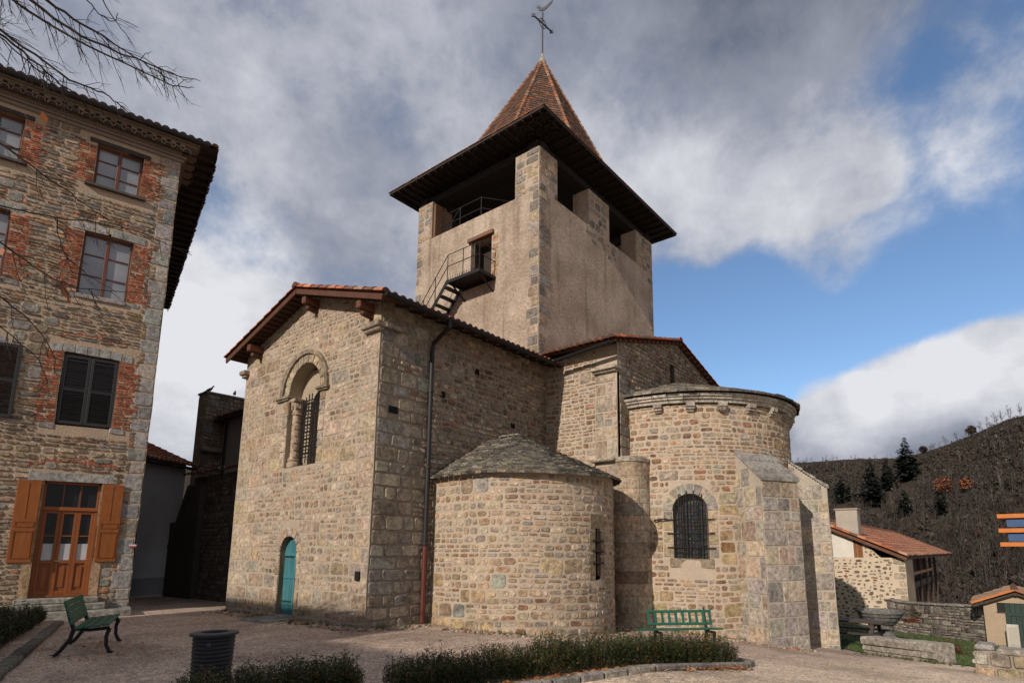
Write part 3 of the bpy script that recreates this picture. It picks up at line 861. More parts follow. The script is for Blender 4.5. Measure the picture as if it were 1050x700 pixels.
mb.box((-8.75, Y1 - .1, 4.16), (.8, .42, .1), (.34, .30, .24), ch=.03)
mb.build('choir_wall', ['rubble_stone', 'mortar'], church)

# apse
mb = MB(31)
wt = rad(-62.7) * AR                                 # window axis on the apse wall
W_V0, W_VS, W_HW = 1.45, 2.72, .47
a_open = arch_hole(wt, W_HW, W_V0, W_VS); a_res = arch_hole(wt, W_HW, W_V0, W_VS, .28)
uA0, uA1 = rad(-101) * AR, rad(75) * AR
masonry(mb, Ma, uA0, uA1, -1.4, 5.72, dict(STY_APSE, pbig=lambda u, v: .75 if (u < rad(-76) * AR and v < 2.6) or (rad(-52) * AR < u < rad(-38) * AR and v < 3.4) else .1),
        [a_res, rect_hole(wt - .6, wt + .6, W_V0 - .3, W_V0 + .05)])
backing(mb, Ma, uA0, uA1, -1.5, 5.7, MORT_A, [a_open], du=.2)
jambs(mb, Ma, wt, W_HW, W_V0, W_VS, [((.30, .27, .225), 2), ((.36, .29, .20), 2)], .27)
arch_ring(mb, Ma, wt, W_VS, W_HW, W_HW + .29, 9, [((.27, .255, .23), 2), ((.33, .29, .22), 1)])
stone(mb, Ma, wt - .6, wt + .6, W_V0 - .27, W_V0, (.26, .215, .16), .02, .05, .08)
reveal(mb, Ma, arch_pts(wt, W_HW, W_V0, W_VS), .3, (.30, .25, .185))
mb.build('apse_wall', ['rubble_stone', 'mortar'], church)
mb = MB(32)
panel(mb, Ma, arch_pts(wt, W_HW, W_V0, W_VS), -.24, (.1, .1, .1))
aw = mb.build('apse_window', 'stained_glass', church)
grille('grille', aw, Ma, wt - W_HW + .02, wt + W_HW - .02, W_V0, W_VS + .2, 11, 15, .0, .03, .009, 33, -.02, lambda u: W_VS + math.sqrt(max(.0, W_HW ** 2 - (u - wt) ** 2)) - .05)
mb = MB(34)
for v in (1.72, 2.1, 2.48): mb.tube([Ma(wt - W_HW - .16 + (2 * W_HW + .32) * q / 4, v, .055) for q in range(5)], .015, 5, (.02, .02, .02))
for u in (-.3, -.1, .1, .3): mb.tube([Ma(wt + u, W_V0 + .02, .05), Ma(wt + u, W_VS + math.sqrt(W_HW ** 2 - u * u) + .1, .05)], .014, 5, (.02, .02, .02))
mb.tube([Ma(wt - .98, 2.44, .0), Ma(wt - .96, 2.47, .09), Ma(wt - .62, 2.5, .1)], .022, 5, (.025, .024, .024))
mb.build('guard_bars', 'iron', aw)
# cornice on corbels
mb = MB(35)
WHITE = (.40, .375, .33)
for k in range(26):
    t0, t1 = rad(-99 + 7 * k), rad(-99 + 7 * (k + 1)) - .004
    cl = jit(WHITE, mb.R, .15)
    prof = [(3.33, 5.72), (3.46, 5.72), (3.48, 5.79), (3.54, 5.81), (3.545, 5.86), (3.60, 5.88), (3.61, 5.95), (3.58, 5.975), (3.33, 5.98)]
    for (ra, za), (rb, zb) in zip(prof, prof[1:]):
        P = lambda r, z, t: (AC[0] + r * cos(t), AC[1] + r * sin(t), z)
        mb.poly([P(ra, za, t0), P(rb, zb, t0), P(rb, zb, t1), P(ra, za, t1)], cl)
    for t in (t0, t1): mb.poly([(AC[0] + r * cos(t), AC[1] + r * sin(t), z) for r, z in prof], cl)
cn = mb.build('cornice', 'rubble_stone', church)
for k, dg in enumerate((-76, -61, -46, -31, -16, -1, 14, 29)):
    mb = MB(40 + k); t = rad(dg); ax = (Vector((cos(t), sin(t), 0)), Vector((-sin(t), cos(t), 0)), Vector((0, 0, 1)))
    p = Vector((AC[0] + 3.44 * cos(t), AC[1] + 3.44 * sin(t), 5.655))
    cl = jit((.36, .33, .28), mb.R)
    mb.box(p, (.2, .24, .12), cl, ch=.012, ax=ax)
    if k == 2: mb.box(p - Vector((cos(t), sin(t), 0)) * .02 + Vector((0, 0, -.12)), (.2, .22, .17), (.24, .2, .16), ch=.05, ax=ax)
    else:
        mb.box(p - Vector((cos(t), sin(t), 0)) * .03 + Vector((0, 0, -.095)), (.16, .23, .07), cl, ch=.012, ax=ax)
        mb.box(p - Vector((cos(t), sin(t), 0)) * .06 + Vector((0, 0, -.155)), (.10, .2, .06), cl, ch=.012, ax=ax)
    mb.build('corbel', 'rubble_stone', cn)
mb = MB(50)
EA = lambda a: Vector((AC[0] + 3.72 * cos(a / 3.72), AC[1] + 3.72 * sin(a / 3.72), 5.985))
AA = lambda a: Vector((X1 - .12, AC[1] + .05 * sin(a / 3.72), 7.28))
shingle_cone(mb, EA, AA, rad(-98) * 3.72, rad(98) * 3.72, 17, .34, LAUZE, .04)
mb.build('apse_roof', 'rubble_stone', church)
# buttresses of the apse
def buttress(th, rho, W, ztop, zwall, seed, zb=-1.3):
    mb = MB(seed); t = rad(th); nn = Vector((cos(t), sin(t), 0)); tt = Vector((-sin(t), cos(t), 0)); c = Vector((AC[0], AC[1], 0))
    bt = .10                                          # batter towards the foot
    rin = AR * .9
    ln = rho - rin
    lower = c + nn * rho
    Mo = lambda a, b, h: lower + tt * (a * (1 + .02 * (ztop - b) / 4)) + nn * (h + bt * .3 * max(0, (ztop - b)) / 4) + Vector((0, 0, b + .02 * mnoise.noise(Vector((a * 2, b, seed)))))
    masonry(mb, Mo, -W / 2, W / 2, zb, ztop, dict(STY_BUTT, bw=(.4, .8)))
    backing(mb, Mo, -W / 2, W / 2, zb, ztop, MORT_B)
    for sg in (-1, 1):
        side = c + tt * (sg * W / 2)
        Mx = lambda a, b, h, side=side, sg=sg: side + nn * (rin + a * (1 + bt * .3 * max(0, ztop - b) / 4 / ln)) + tt * (sg * (h + .006 * (ztop - b))) + Vector((0, 0, b + .02 * mnoise.noise(Vector((a * 2, b, seed + 3)))))
        cut = [above_line(ln, ztop, 0, zwall, 1)]
        masonry(mb, Mx, 0, ln, zb, zwall, dict(STY_BUTT, bw=(.35, .6)), cut)
        backing(mb, Mx, 0, ln, zb, zwall, MORT_B, cut, dv=.05)
    # weathered sloping slabs on top
    a0 = c + nn * (rho + .05) + Vector((0, 0, ztop - .04)); a1 = c + nn * (rin) + Vector((0, 0, zwall))
    k = 4
    for q in range(k):
        p = a0.lerp(a1, q / k); p2 = a0.lerp(a1, (q + 1.12) / k)
        for s_ in range(2):
            x0, x1 = -W / 2 - .03 + (W + .06) * s_ / 2, -W / 2 - .03 + (W + .06) * (s_ + 1) / 2
            cl = jit((.27, .26, .24), mb.R, .2); up = Vector((0, 0, .10 + mb.R.uniform(-.02, .02)))
            g = .008
            P = [p + tt * (x0 + g), p + tt * (x1 - g), p2 + tt * (x1 - g), p2 + tt * (x0 + g)]
            i = [mb.v(v) for v in P] + [mb.v(v + up) for v in P[:2]] + [mb.v(v + up * .35) for v in P[2:]]
            for f_ in ((4, 5, 6, 7), (0, 1, 5, 4), (1, 2, 6, 5), (3, 0, 4, 7)): mb.f([i[v] for v in f_], cl)
    return mb.build('buttress', ['rubble_stone', 'mortar'], church)
buttress(-29, 4.2, 1.3, 3.5, 4.55, 61)
buttress(12, 4.3, 1.2, 3.45, 4.5, 62)

# small round chapel on the transept
mb = MB(71)
q0 = -(CR * pi / 2 + 1.3); st = rad(-2.7) * CR
slit = rect_hole(st - .1, st + .1, 1.05, 2.12)
masonry(mb, Mc, q0, -q0, -.9, 3.34, STY_CHAP, [rect_hole(st - .3, st + .3, .95, 2.5)])
backing(mb, Mc, q0, -q0, -1, 3.42, MORT_C, [slit], du=.15)
for a, b, c_, d in ((-.3, -.085, .95, 1.6), (-.3, -.085, 1.6, 2.12), (.085, .3, .95, 1.5), (.085, .3, 1.5, 2.12), (-.3, .3, 2.12, 2.5)):
    stone(mb, Mc, st + a, st + b, c_, d, jit((.25, .20, .14), mb.R), .015, .02, .06)
reveal(mb, Mc, [(st - .085, 1.05), (st + .085, 1.05), (st + .085, 2.12), (st - .085, 2.12)], .4, (.12, .095, .07))
mb.build('chapel_wall', ['rubble_stone', 'mortar'], church)
mb = MB(72); panel(mb, Mc, [(st - .2, .9), (st + .2, .9), (st + .2, 2.2), (st - .2, 2.2)], -.36, (.05, .05, .05))
sw = mb.build('slit_window', 'window_glass', church)
mb = MB(73)
mb.box(Mc(st, 1.6, .03), (.03, .06, 1.06), (.03, .018, .014), rz=st / CR); mb.box(Mc(st - .03, 1.65, .03), (.02, .03, .9), (.03, .018, .014), rz=st / CR)
for v in (1.35, 1.62, 1.86): mb.tube([Mc(st - .19, v + .01, .03), Mc(st, v, .05), Mc(st + .19, v - .01, .03)], .03, 6, (.03, .018, .014))
mb.build('guard_bars', 'iron', sw)
mb = MB(74)
def EC(a):
    p = Mc(a * CR / 2.36, 0, .21); return Vector((p.x, p.y, 3.36 + .05 * math.sin(a * 1.3) * .4))
def ACn(a):
    p = EC(a); return Vector((min(-10.15, -10.97 + .35 * (p.x + 10.97)), 11.7 + (p.y - 11.65) * .12, 4.70 - .10 * ((p.y - 11.65) / 2.36) ** 2))
shingle_cone(mb, EC, ACn, q0 * 2.36 / CR, -q0 * 2.36 / CR, 30, .2, LAUZE, .026)
for k in range(9): mb.box((-10.75 + .075 * k, 11.7 + mb.R.uniform(-.02, .02), 4.725 + mb.R.uniform(-.01, .015)), (.12, .2, .045), jit((.24, .22, .18), mb.R, .2), rz=mb.R.uniform(-.2, .2), ch=.012)
mb.build('chapel_roof', 'rubble_stone', church)

# tower
TX, TY, TW, TD = -11.52, 14.24, 6.4, 8.27
Mts = plane_map((0, TY, 0), (1, 0, 0), (0, -1, 0), .01, 14)
Mte = plane_map((TX, 0, 0), (0, 1, 0), (1, 0, 0), .01, 15)
XL = TX - TW; YN = TY + TD
ZP, ZT = 14.0, 15.62
mb = MB(81)
TQ = [((.25, .235, .21), 3), ((.31, .245, .175), 2), ((.20, .185, .165), 2), ((.34, .28, .21), 1)]
opS = rect_hole(-17.06, -12.62, ZP, 99); opE1 = rect_hole(15.28, 17.31, ZP + .05, 99); opE2 = rect_hole(18.81, 21.02, ZP + .05, 99)
dT = rect_hole(-14.78, -13.72, 11.35, 13.02)
backing(mb, Mts, XL, TX, 6.5, ZT, (1, 1, 1), [opS, dT], du=.5, dv=.15, m=1)
backing(mb, Mte, TY, YN, 6.5, ZT, (1, 1, 1), [opE1, opE2], du=.5, dv=.15, m=1)
def band(M, u0, u1, v0, v1, flip, rel=.012):
    """corner stones showing through the render"""
    v = v0; k = 0
    while v < v1 - .05:
        H = mb.R.uniform(.26, .42); H = min(H, v1 - v); wq = mb.R.choice((.24, .34, .46, .56)) * mb.R.uniform(.85, 1.1); k += 1
        a, b = (u0, u0 + wq) if flip else (u1 - wq, u1)
        if mb.R.random() < .9: stone(mb, M, a, b, v, v + H, jit(pick(TQ, mb.R), mb.R, .2), .03, rel, .14)
        v += H
band(Mts, 0, TX - .005, 8, ZP + .1, False); band(Mte, TY + .005, 0, 7.5, ZP + .1, True)
band(Mts, XL + .005, 0, 8, ZP, True); band(Mte, 0, YN - .005, 8, ZP, False)
for M, a, b, z0 in ((Mts, XL, -17.06, ZP), (Mts, -12.6, TX, ZP), (Mte, TY, 15.28, ZP), (Mte, 17.31, 18.81, ZP - .25), (Mte, 21.02, YN, ZP)):
    v = z0
    while v < ZT - .05:
        H = min(mb.R.uniform(.2, .36), ZT - v); u = a
        while u < b - .05:
            wd = mb.R.uniform(.25, .55); wd = wd if u + wd < b - .15 else b - u
            if mb.R.random() < .8: stone(mb, M, u, u + wd, v, v + H, jit(pick(TQ + [((.36, .27, .19), 3)], mb.R), mb.R, .2), .05, .014, .25)
            u += wd
        v += H
for a in range(24):                                  # patches of stone under the sills of the east openings
    u = mb.R.uniform(17.0, 19.2); v = ZP - .05 - abs(mb.R.gauss(0, .3))
    stone(mb, Mte, u, u + mb.R.uniform(.18, .3), v - .17, v, jit(pick(TQ, mb.R), mb.R), .03, .012, .3)
# wall thickness: parapet tops, piers, inner faces, rear walls
TH = .75; RC = (.33, .25, .19)
def solid(x0, x1, y0, y1, z0, z1): mb.box(((x0 + x1) / 2, (y0 + y1) / 2, (z0 + z1) / 2), (x1 - x0, y1 - y0, z1 - z0), RC, 1)
e_ = .004
solid(XL + e_, TX - e_, TY + e_, TY + TH, 13.1, ZP - e_)
solid(XL + e_, TX - e_, TY + TH + .01, YN - e_, 12.85, 13.0)      # belfry floor
for x0, x1 in ((XL + e_, -17.06 - e_), (-12.62 + e_, TX - e_)): solid(x0, x1, TY + e_, TY + TH, ZP - .01, ZT)
for y0, y1 in ((TY + TH + .01, 15.28 - e_), (17.31 + e_, 18.81 - e_), (21.02 + e_, YN - TH - .01)): solid(TX - TH, TX - e_, y0, y1, 13.0, ZT)
solid(TX - TH, TX - e_, 15.29, 17.3, 13.0, ZP + .045); solid(TX - TH, TX - e_, 18.82, 21.01, 13.0, ZP + .045)
solid(XL, XL + TH, TY + TH + .01, YN - TH - .01, 6.5, ZP)
solid(XL, XL + TH, TY + TH + .01, 15.4, ZP + .004, ZT); solid(XL, XL + TH, 17.4, 18.9, ZP + .004, ZT); solid(XL, XL + TH, 21, YN - TH - .01, ZP + .004, ZT)
solid(XL, TX - e_, YN - TH, YN - e_, 6.5, ZP); solid(XL, -16.4, YN - TH, YN - e_, ZP + .004, ZT); solid(TX - 1.6, TX - e_, YN - TH, YN - e_, ZP + .004, ZT)
reveal(mb, Mts, [(-14.78, 11.35), (-13.72, 11.35), (-13.72, 13.02), (-14.78, 13.02)], .6, (.28, .21, .16), 1)
for a in range(5): stone(mb, Mts, -13.7, -13.5 + mb.R.uniform(0, .15), 11.35 + .33 * a, 11.64 + .33 * a, jit((.33, .2, .12), mb.R), .03, .01, .2)
mb.build('tower_wall', ['rubble_stone', 'roughcast'], church)
# door high on the tower
mb = MB(82)
mb.box((-14.25, TY + .5, 12.2), (1.06, .05, 1.7), (.035, .026, .02))
mb.box((-14.62, TY + .2, 12.15), (.05, .5, 1.55), (.06, .045, .035), rz=.25)
mb.box((-14.25, TY - .01, 13.09), (1.3, .2, .15), (.17, .09, .055), ch=.01)
tdoor = mb.build('tower_door', 'wood', church)
# iron stair and landing
mb = MB(83); IR = (.02, .018, .018)
LX0, LX1, LY, LZ = -15.12, -13.5, TY - .82, 11.3
mb.box(((LX0 + LX1) / 2, (LY + TY) / 2, LZ), (LX1 - LX0, TY - LY, .035), IR)
for y in (LY, TY - .03): mb.beam((LX0, y, LZ - .06), (LX1, y, LZ - .06), .04, .1, IR)
for x in (LX0, LX1): mb.beam((x, LY, LZ - .06), (x, TY, LZ - .06), .04, .1, IR)
for x in (LX0 + .1, LX1 - .1): mb.beam((x, LY + .05, LZ - .08), (x, TY, LZ - .55), .04, .04, IR)
ns = 13; run, rise = .245, .27
for y in (LY + .02, TY - .1): mb.beam((LX0, y, LZ), (LX0 - run * ns, y, LZ - rise * ns), .03, .14, IR)
for k in range(ns): mb.box((LX0 - run * (k + .55), (LY + TY) / 2 - .04, LZ - rise * (k + .75)), (.24, TY - LY - .16, .03), IR)
stair = mb.build('stair', 'iron', church)
mb = MB(84)
top = Vector((LX0, LY, LZ)); bot = Vector((LX0 - run * ns, LY, LZ - rise * ns))
for hgt in (.55, 1.0):
    mb.tube([(LX1, LY, LZ + hgt), top + Vector((0, 0, hgt)), bot + Vector((0, 0, hgt))], .016, 5, IR)
for k in range(6): p = top.lerp(bot, k / 5); mb.tube([p, p + Vector((0, 0, 1.0))], .016, 5, IR)
for x in (LX0 + .8, LX1): mb.tube([(x, LY, LZ), (x, LY, LZ + 1.0)], .016, 5, IR)
for z in (.55, 1.0): mb.tube([(LX1, LY, LZ + z), (LX1, TY, LZ + z)], .016, 5, IR)
for k in range(14): mb.box((LX0 + (LX1 - LX0) * (k + .5) / 14, LY, LZ + .06), (.012, .012, .12), IR)
mb.build('handrail', 'iron', stair)
# rail in the south belfry opening
mb = MB(85)
for z in (ZP + .55, ZP + 1.0): mb.tube([(-17.0, TY + .3, z), (-14.6, TY + .3, z), (-13.9, TY + 1.2, z)], .02, 5, (.03, .028, .028))
for x in (-16.9, -15.75, -14.6): mb.tube([(x, TY + .3, ZP - .05), (x, TY + .3, ZP + 1.02)], .02, 5, (.03, .028, .028))
mb.tube([(-16.9, TY + .3, ZP), (-15.75, TY + .3, ZP + 1.0)], .015, 5, (.03, .028, .028))
mb.build('belfry_rail', 'iron', church)
mb = MB(86); mb.box((-17.0, TY + .32, 14.75), (.1, .5, 1.5), (.16, .085, .05)); mb.build('belfry_post', 'wood', church)
# timber wall plate, soffit and spire
OV, ZE = .85, 16.18
tcx, tcy = TX - TW / 2, TY + TD / 2
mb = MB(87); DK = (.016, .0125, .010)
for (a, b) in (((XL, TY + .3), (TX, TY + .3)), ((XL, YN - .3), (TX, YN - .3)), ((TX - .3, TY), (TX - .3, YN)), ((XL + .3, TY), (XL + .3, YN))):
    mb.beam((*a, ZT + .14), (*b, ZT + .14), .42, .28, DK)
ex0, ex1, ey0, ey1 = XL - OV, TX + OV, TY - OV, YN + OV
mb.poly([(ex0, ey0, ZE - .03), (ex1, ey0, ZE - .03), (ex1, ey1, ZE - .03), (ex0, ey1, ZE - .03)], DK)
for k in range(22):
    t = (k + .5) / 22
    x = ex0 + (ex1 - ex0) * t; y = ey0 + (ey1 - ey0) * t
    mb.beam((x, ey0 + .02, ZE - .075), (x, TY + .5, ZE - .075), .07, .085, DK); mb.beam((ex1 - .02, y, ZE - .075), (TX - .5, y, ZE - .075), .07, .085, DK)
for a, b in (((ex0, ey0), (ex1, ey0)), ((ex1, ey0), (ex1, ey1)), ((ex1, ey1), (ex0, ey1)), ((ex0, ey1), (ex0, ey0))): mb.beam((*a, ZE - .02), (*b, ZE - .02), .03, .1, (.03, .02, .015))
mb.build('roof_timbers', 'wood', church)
SPT = [((.135, .070, .046), 3), ((.11, .064, .045), 3), ((.15, .084, .055), 2), ((.09, .062, .048), 2), ((.19, .075, .038), 1.0)]
SPD = [((.16, .125, .105), 3), ((.19, .13, .10), 2), ((.13, .105, .095), 2)]
mb = MB(88)
ZM, ZA = 18.0, 24.0
octo = [Vector((tcx + 2.8 * cos(rad(22.5 + 45 * k)), tcy + 3.42 * sin(rad(22.5 + 45 * k)), ZM)) for k in range(8)]
rectc = [Vector((ex1, ey1, ZE)), Vector((ex0, ey1, ZE)), Vector((ex0, ey0, ZE)), Vector((ex1, ey0, ZE))]
def skin(p, q, a, b, rows, wd, pal):
    """tiles between an eave segment p-q and an upper segment a-b"""
    ln = (q - p).length
    E_ = lambda x: p.lerp(q, min(max(x / ln, 0), 1)); A_ = lambda x: a.lerp(b, min(max(x / ln, 0), 1))
    mb.poly([p, q, b, a], (.1, .06, .04))
    shingle_cone(mb, E_, A_, 0, ln, rows, wd, pal, .014, .3, .006)
apex = Vector((tcx, tcy, ZA))
for k in range(8):
    skin(octo[k], octo[(k + 1) % 8], apex, apex + (octo[(k + 1) % 8] - octo[k]) * .01, 34, .17, SPT)
cardinal = {0: (7, 0), 1: (1, 2), 2: (3, 4), 3: (5, 6)}      # eave side -> octagon face: east, north, west, south
sides = [(3, 0, 7, 0), (0, 1, 1, 2), (1, 2, 3, 4), (2, 3, 5, 6)]
for a, b, c, d in sides: skin(rectc[a], rectc[b], octo[c], octo[d], 14, .18, SPT)
for a, c, d in ((0, 0, 1), (1, 2, 3), (2, 4, 5), (3, 6, 7)): skin(rectc[a], rectc[a] + Vector((.001, 0, 0)), octo[c], octo[d], 14, .18, SPT)
for p in rectc: pass
spire = mb.build('spire', 'clay_tile', church)
mb = MB(89)
for p in octo: ridge_tiles(mb, p, apex + (p - apex) * .02, .085, [((.26, .12, .065), 2), ((.24, .16, .115), 2), ((.18, .09, .06), 1)], step=.3)
for a, b in zip(rectc, rectc[1:] + rectc[:1]): ridge_tiles(mb, a + Vector((0, 0, .03)), b + Vector((0, 0, .03)), .05, [((.30, .14, .08), 2), ((.20, .11, .075), 2)], step=.2)
mb.build('hip_tiles', 'clay_tile', spire)
mb = MB(90)
mb.lathe((tcx, tcy, ZA), [(.2, -.35), (.17, -.05), (.09, .12), (.045, .3), (.02, .34)], 12, (.33, .31, .28))
mb.build('finial', 'rubble_stone', spire)
mb = MB(91); CI = (.05, .05, .055); cz = ZA + 1.95
av = Vector((.12, .99, 0))
mb.tube([(tcx, tcy, ZA + .25), (tcx, tcy, ZA + 2.55)], .035, 6, CI)
mb.tube([Vector((tcx, tcy, cz)) - av * .62, Vector((tcx, tcy, cz)) + av * .62], .04, 6, CI)
for sg in (-1, 1):
    mb.box(Vector((tcx, tcy, cz)) + av * .6 * sg, (.16, .05, .16), CI, rz=.5)
    mb.box(Vector((tcx, tcy, cz + .2 * sg)), (.1, .05, .1), CI, rz=.5)
for a in (1, -1):
    for b in (1, -1): mb.tube([Vector((tcx, tcy, cz)) + av * .3 * a, Vector((tcx, tcy, cz + .3 * b))], .018, 5, CI)
# weathercock
mb.tube([(tcx, tcy, ZA + 2.5), (tcx, tcy, ZA + 2.66)], .02, 5, CI)
av = Vector((.9, .43, 0))
body = [Vector((tcx, tcy, ZA + 2.72)) + av * a + Vector((0, 0, b)) for a, b in ((-.2, .02), (-.1, -.06), (.08, -.06), (.2, .02), (.42, .24), (.5, .4), (.33, .3), (.16, .14), (.0, .08), (-.12, .14), (-.16, .26), (-.24, .22), (-.29, .14), (-.24, .12))]
av = Vector((.9, .43, 0)); sd = Vector((-.43, .9, 0)) * .02
i0 = [mb.v(p + sd) for p in body]; i1 = [mb.v(p - sd) for p in body]
mb.f(i0, CI); mb.f(i1[::-1], CI)
for k in range(len(body)): mb.f((i0[k], i0[(k + 1) % len(body)], i1[(k + 1) % len(body)], i1[k]), CI)
mb.build('cross', 'iron', spire)

# transept roof
RX, RZ, EZ = -14.05, 8.40, 7.27
SL = (RZ - EZ) / 3.65
mb = MB(101)
yv = Y0 - .47
for sg in (1, -1):
    ex = RX + sg * 3.72
    Sv = Vector((-sg, 0, SL)); ln = 3.72 * math.sqrt(1 + SL * SL)
    ez = RZ - 3.72 * SL
    canal_roof(mb, (ex, yv, ez), (0, 1, 0), Sv, 8.4 if sg > 0 else 9.5, ln, pal=TILE)
    mb.poly([(ex, yv, ez - .03), (ex, yv + 9.5, ez - .03), (RX, yv + 9.5, RZ - .03), (RX, yv, RZ - .03)], (.10, .05, .03))
ridge_tiles(mb, (RX, yv - .02, RZ + .03), (RX, TY, RZ + .03), .12)
for sg in (1, -1):
    a = Vector((RX + sg * 3.74, yv + .06, RZ - 3.74 * SL + .03)); b = Vector((RX, yv + .06, RZ + .03)); ridge_tiles(mb, a, b, .10)
tr = mb.build('transept_roof', 'clay_tile', church)
mb = MB(102); BW = (.085, .038, .022)
for sg in (1, -1):
    mb.beam((RX + sg * 3.72, yv + .02, RZ - 3.72 * SL - .10), (RX, yv + .02, RZ - .09), .035, .13, BW)
    for k in range(3):
        x = RX + sg * (3.0 if k == 0 else 0 if k == 1 else 0)
    for q in range(18):
        s_ = .2 * (q + .5)
        mb.beam((RX + sg * s_, yv + .04, RZ - s_ * SL - .055), (RX + sg * s_, Y0 + .05, RZ - s_ * SL - .055), .19, .02, jit((.07, .035, .022), mb.R, .2))
for x, z in ((-13.75, 8.02), (-11.32, 7.26), (-16.55, 7.33)):
    mb.beam((x, yv + .06, z), (x, Y0 + .2, z), .17, .19, (.13, .052, .026), ch=.02); mb.beam((x, yv + .16, z - .16), (x, Y0 + .2, z - .22), .13, .14, (.09, .042, .026), ch=.03)
for k in range(15):
    y = Y0 + .4 + .42 * k
    mb.beam((X0 - .1, y, 7.47), (RX + 3.66, y, RZ - 3.66 * SL - .07), .09, .1, (.05, .028, .02))
mb.build('roof_timbers', 'wood', tr)
mb = MB(103); GC = (.018, .018, .02)
def gutter(a, b, r=.075):
    a, b = Vector(a), Vector(b); d = (b - a).normalized(); sd = d.cross(Vector((0, 0, 1))).normalized(); up = Vector((0, 0, 1))
    A = [mb.v(a + sd * r * cos(pi + pi * j / 8) + up * r * sin(pi + pi * j / 8)) for j in range(9)]
    B = [mb.v(b + sd * r * cos(pi + pi * j / 8) + up * r * sin(pi + pi * j / 8)) for j in range(9)]
    for j in range(8): mb.f((A[j], A[j + 1], B[j + 1], B[j]), GC)
    mb.f(A, GC); mb.f(B, GC)
    mb.tube([a + sd * r, b + sd * r], .012, 5, GC); mb.tube([a - sd * r, b - sd * r], .012, 5, GC)
gx = RX + 3.72 + .06; gz = RZ - 3.72 * SL + .0
gutter((gx, yv + .05, gz), (gx, 13.55, gz + .0))
gutter((gx + .05, 13.42, gz + .05), (X1 + .1, 13.42, 7.47))
mb.build('gutter', 'iron', church)
mb = MB(104)
mb.tube([(gx, 9.24, gz - .06), (gx, 9.24, gz - .2), (X0 + .14, 9.24, gz - .5), (X0 + .1, 9.24, gz - .7), (X0 + .1, 9.24, 1.75)], .055, 8, (.02, .019, .02))
mb.tube([(X0 + .1, 9.24, 1.75), (X0 + .1, 9.24, -.02), (X0 + .2, 9.24, -.12)], .062, 8, (.105, .03, .022))
for z in (5.5, 3.6, 1.78): mb.tube([(X0 + .1, 9.24, z), (X0 + .1, 9.24, z + .05)], .072, 8, (.03, .028, .028))
mb.build('downpipe', 'iron', church)

# choir roof
CZ, CSL = 8.74, .267
mb = MB(105)
yr = 17.84; xv = X1 + .18
for sg in (-1, 1):
    ln = 4.42 * math.sqrt(1 + CSL ** 2)
    canal_roof(mb, (xv, yr + sg * 4.42, CZ - 4.42 * CSL), (-1, 0, 0), Vector((0, -sg, CSL)), 5.0, ln, pal=TILE)
    mb.poly([(xv, yr + sg * 4.42, CZ - 4.42 * CSL - .03), (xv - 6, yr + sg * 4.42, CZ - 4.42 * CSL - .03), (xv - 6, yr, CZ - .03), (xv, yr, CZ - .03)], (.10, .05, .03))
    ridge_tiles(mb, (xv - .06, yr + sg * 4.44, CZ - 4.44 * CSL + .03), (xv - .06, yr, CZ + .03), .10)
ridge_tiles(mb, (xv, yr, CZ + .03), (TX, yr, CZ + .03), .12)
for k in range(30): mb.beam((X1 + .05, yr - 4.3 + .29 * k, CZ - abs(-4.3 + .29 * k) * CSL - .07), (X1 + .17, yr - 4.3 + .29 * k, CZ - abs(-4.3 + .29 * k) * CSL - .07), .12, .05, (.13, .055, .035))
mb.build('choir_roof', 'clay_tile', church)

# nave, aisle and west buttress seen through the passage
mb = MB(111)
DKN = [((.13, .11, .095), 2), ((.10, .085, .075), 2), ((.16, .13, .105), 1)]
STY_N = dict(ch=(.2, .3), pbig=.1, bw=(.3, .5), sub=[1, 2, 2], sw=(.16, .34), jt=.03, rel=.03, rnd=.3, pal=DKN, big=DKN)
Mn = plane_map((0, 9.2, 0), (1, 0, 0), (0, -1, 0), .02, 21)
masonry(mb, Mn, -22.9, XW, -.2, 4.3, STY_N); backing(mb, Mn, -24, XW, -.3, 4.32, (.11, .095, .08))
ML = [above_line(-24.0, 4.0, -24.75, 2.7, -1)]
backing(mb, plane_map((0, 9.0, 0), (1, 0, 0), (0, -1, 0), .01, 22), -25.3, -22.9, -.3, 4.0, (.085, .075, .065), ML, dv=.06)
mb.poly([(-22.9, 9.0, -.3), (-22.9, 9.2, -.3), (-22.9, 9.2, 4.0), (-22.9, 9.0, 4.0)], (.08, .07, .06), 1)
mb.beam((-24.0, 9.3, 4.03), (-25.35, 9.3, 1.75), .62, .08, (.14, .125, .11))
mb.build('aisle_wall', ['rubble_stone', 'mortar'], church)
mb = MB(112)
canal_roof(mb, (XW, 8.95, 4.4), (-1, 0, 0), Vector((0, 1, .3)), 6.9, 2.8, pal=OLDTILE)
mb.build('aisle_roof', 'clay_tile', church)
mb = MB(113)
mb.poly([(XW, 11.65, 3), (-27.9, 11.65, 3), (-27.9, 11.65, 7.55), (XW, 11.65, 7.55)], (.33, .31, .28), 1)
mb.build('nave_wall', ['rubble_stone', 'plaster'], church)
mb = MB(114)
canal_roof(mb, (XW - .05, 11.2, 7.5), (-1, 0, 0), Vector((0, 1, .3)), 10.3, 6.4, pal=OLDTILE)
mb.box((-22.7, 11.28, 7.4), (10.4, .2, .1), (.04, .03, .025))
mb.build('nave_roof', 'clay_tile', church)
mb = MB(115)
WB = [((.29, .24, .18), 3), ((.25, .21, .16), 2)]
Mw1 = plane_map((0, 10.8, 0), (1, 0, 0), (0, -1, 0), .01, 23); Mw2 = plane_map((-27.84, 0, 0), (0, 1, 0), (1, 0, 0), .02, 24)
masonry(mb, Mw1, -28.62, -27.84, 0, 8.6, dict(STY_BUTT, big=WB, jt=.02)); backing(mb, Mw1, -28.62, -27.84, -.3, 8.62, (.3, .25, .19))
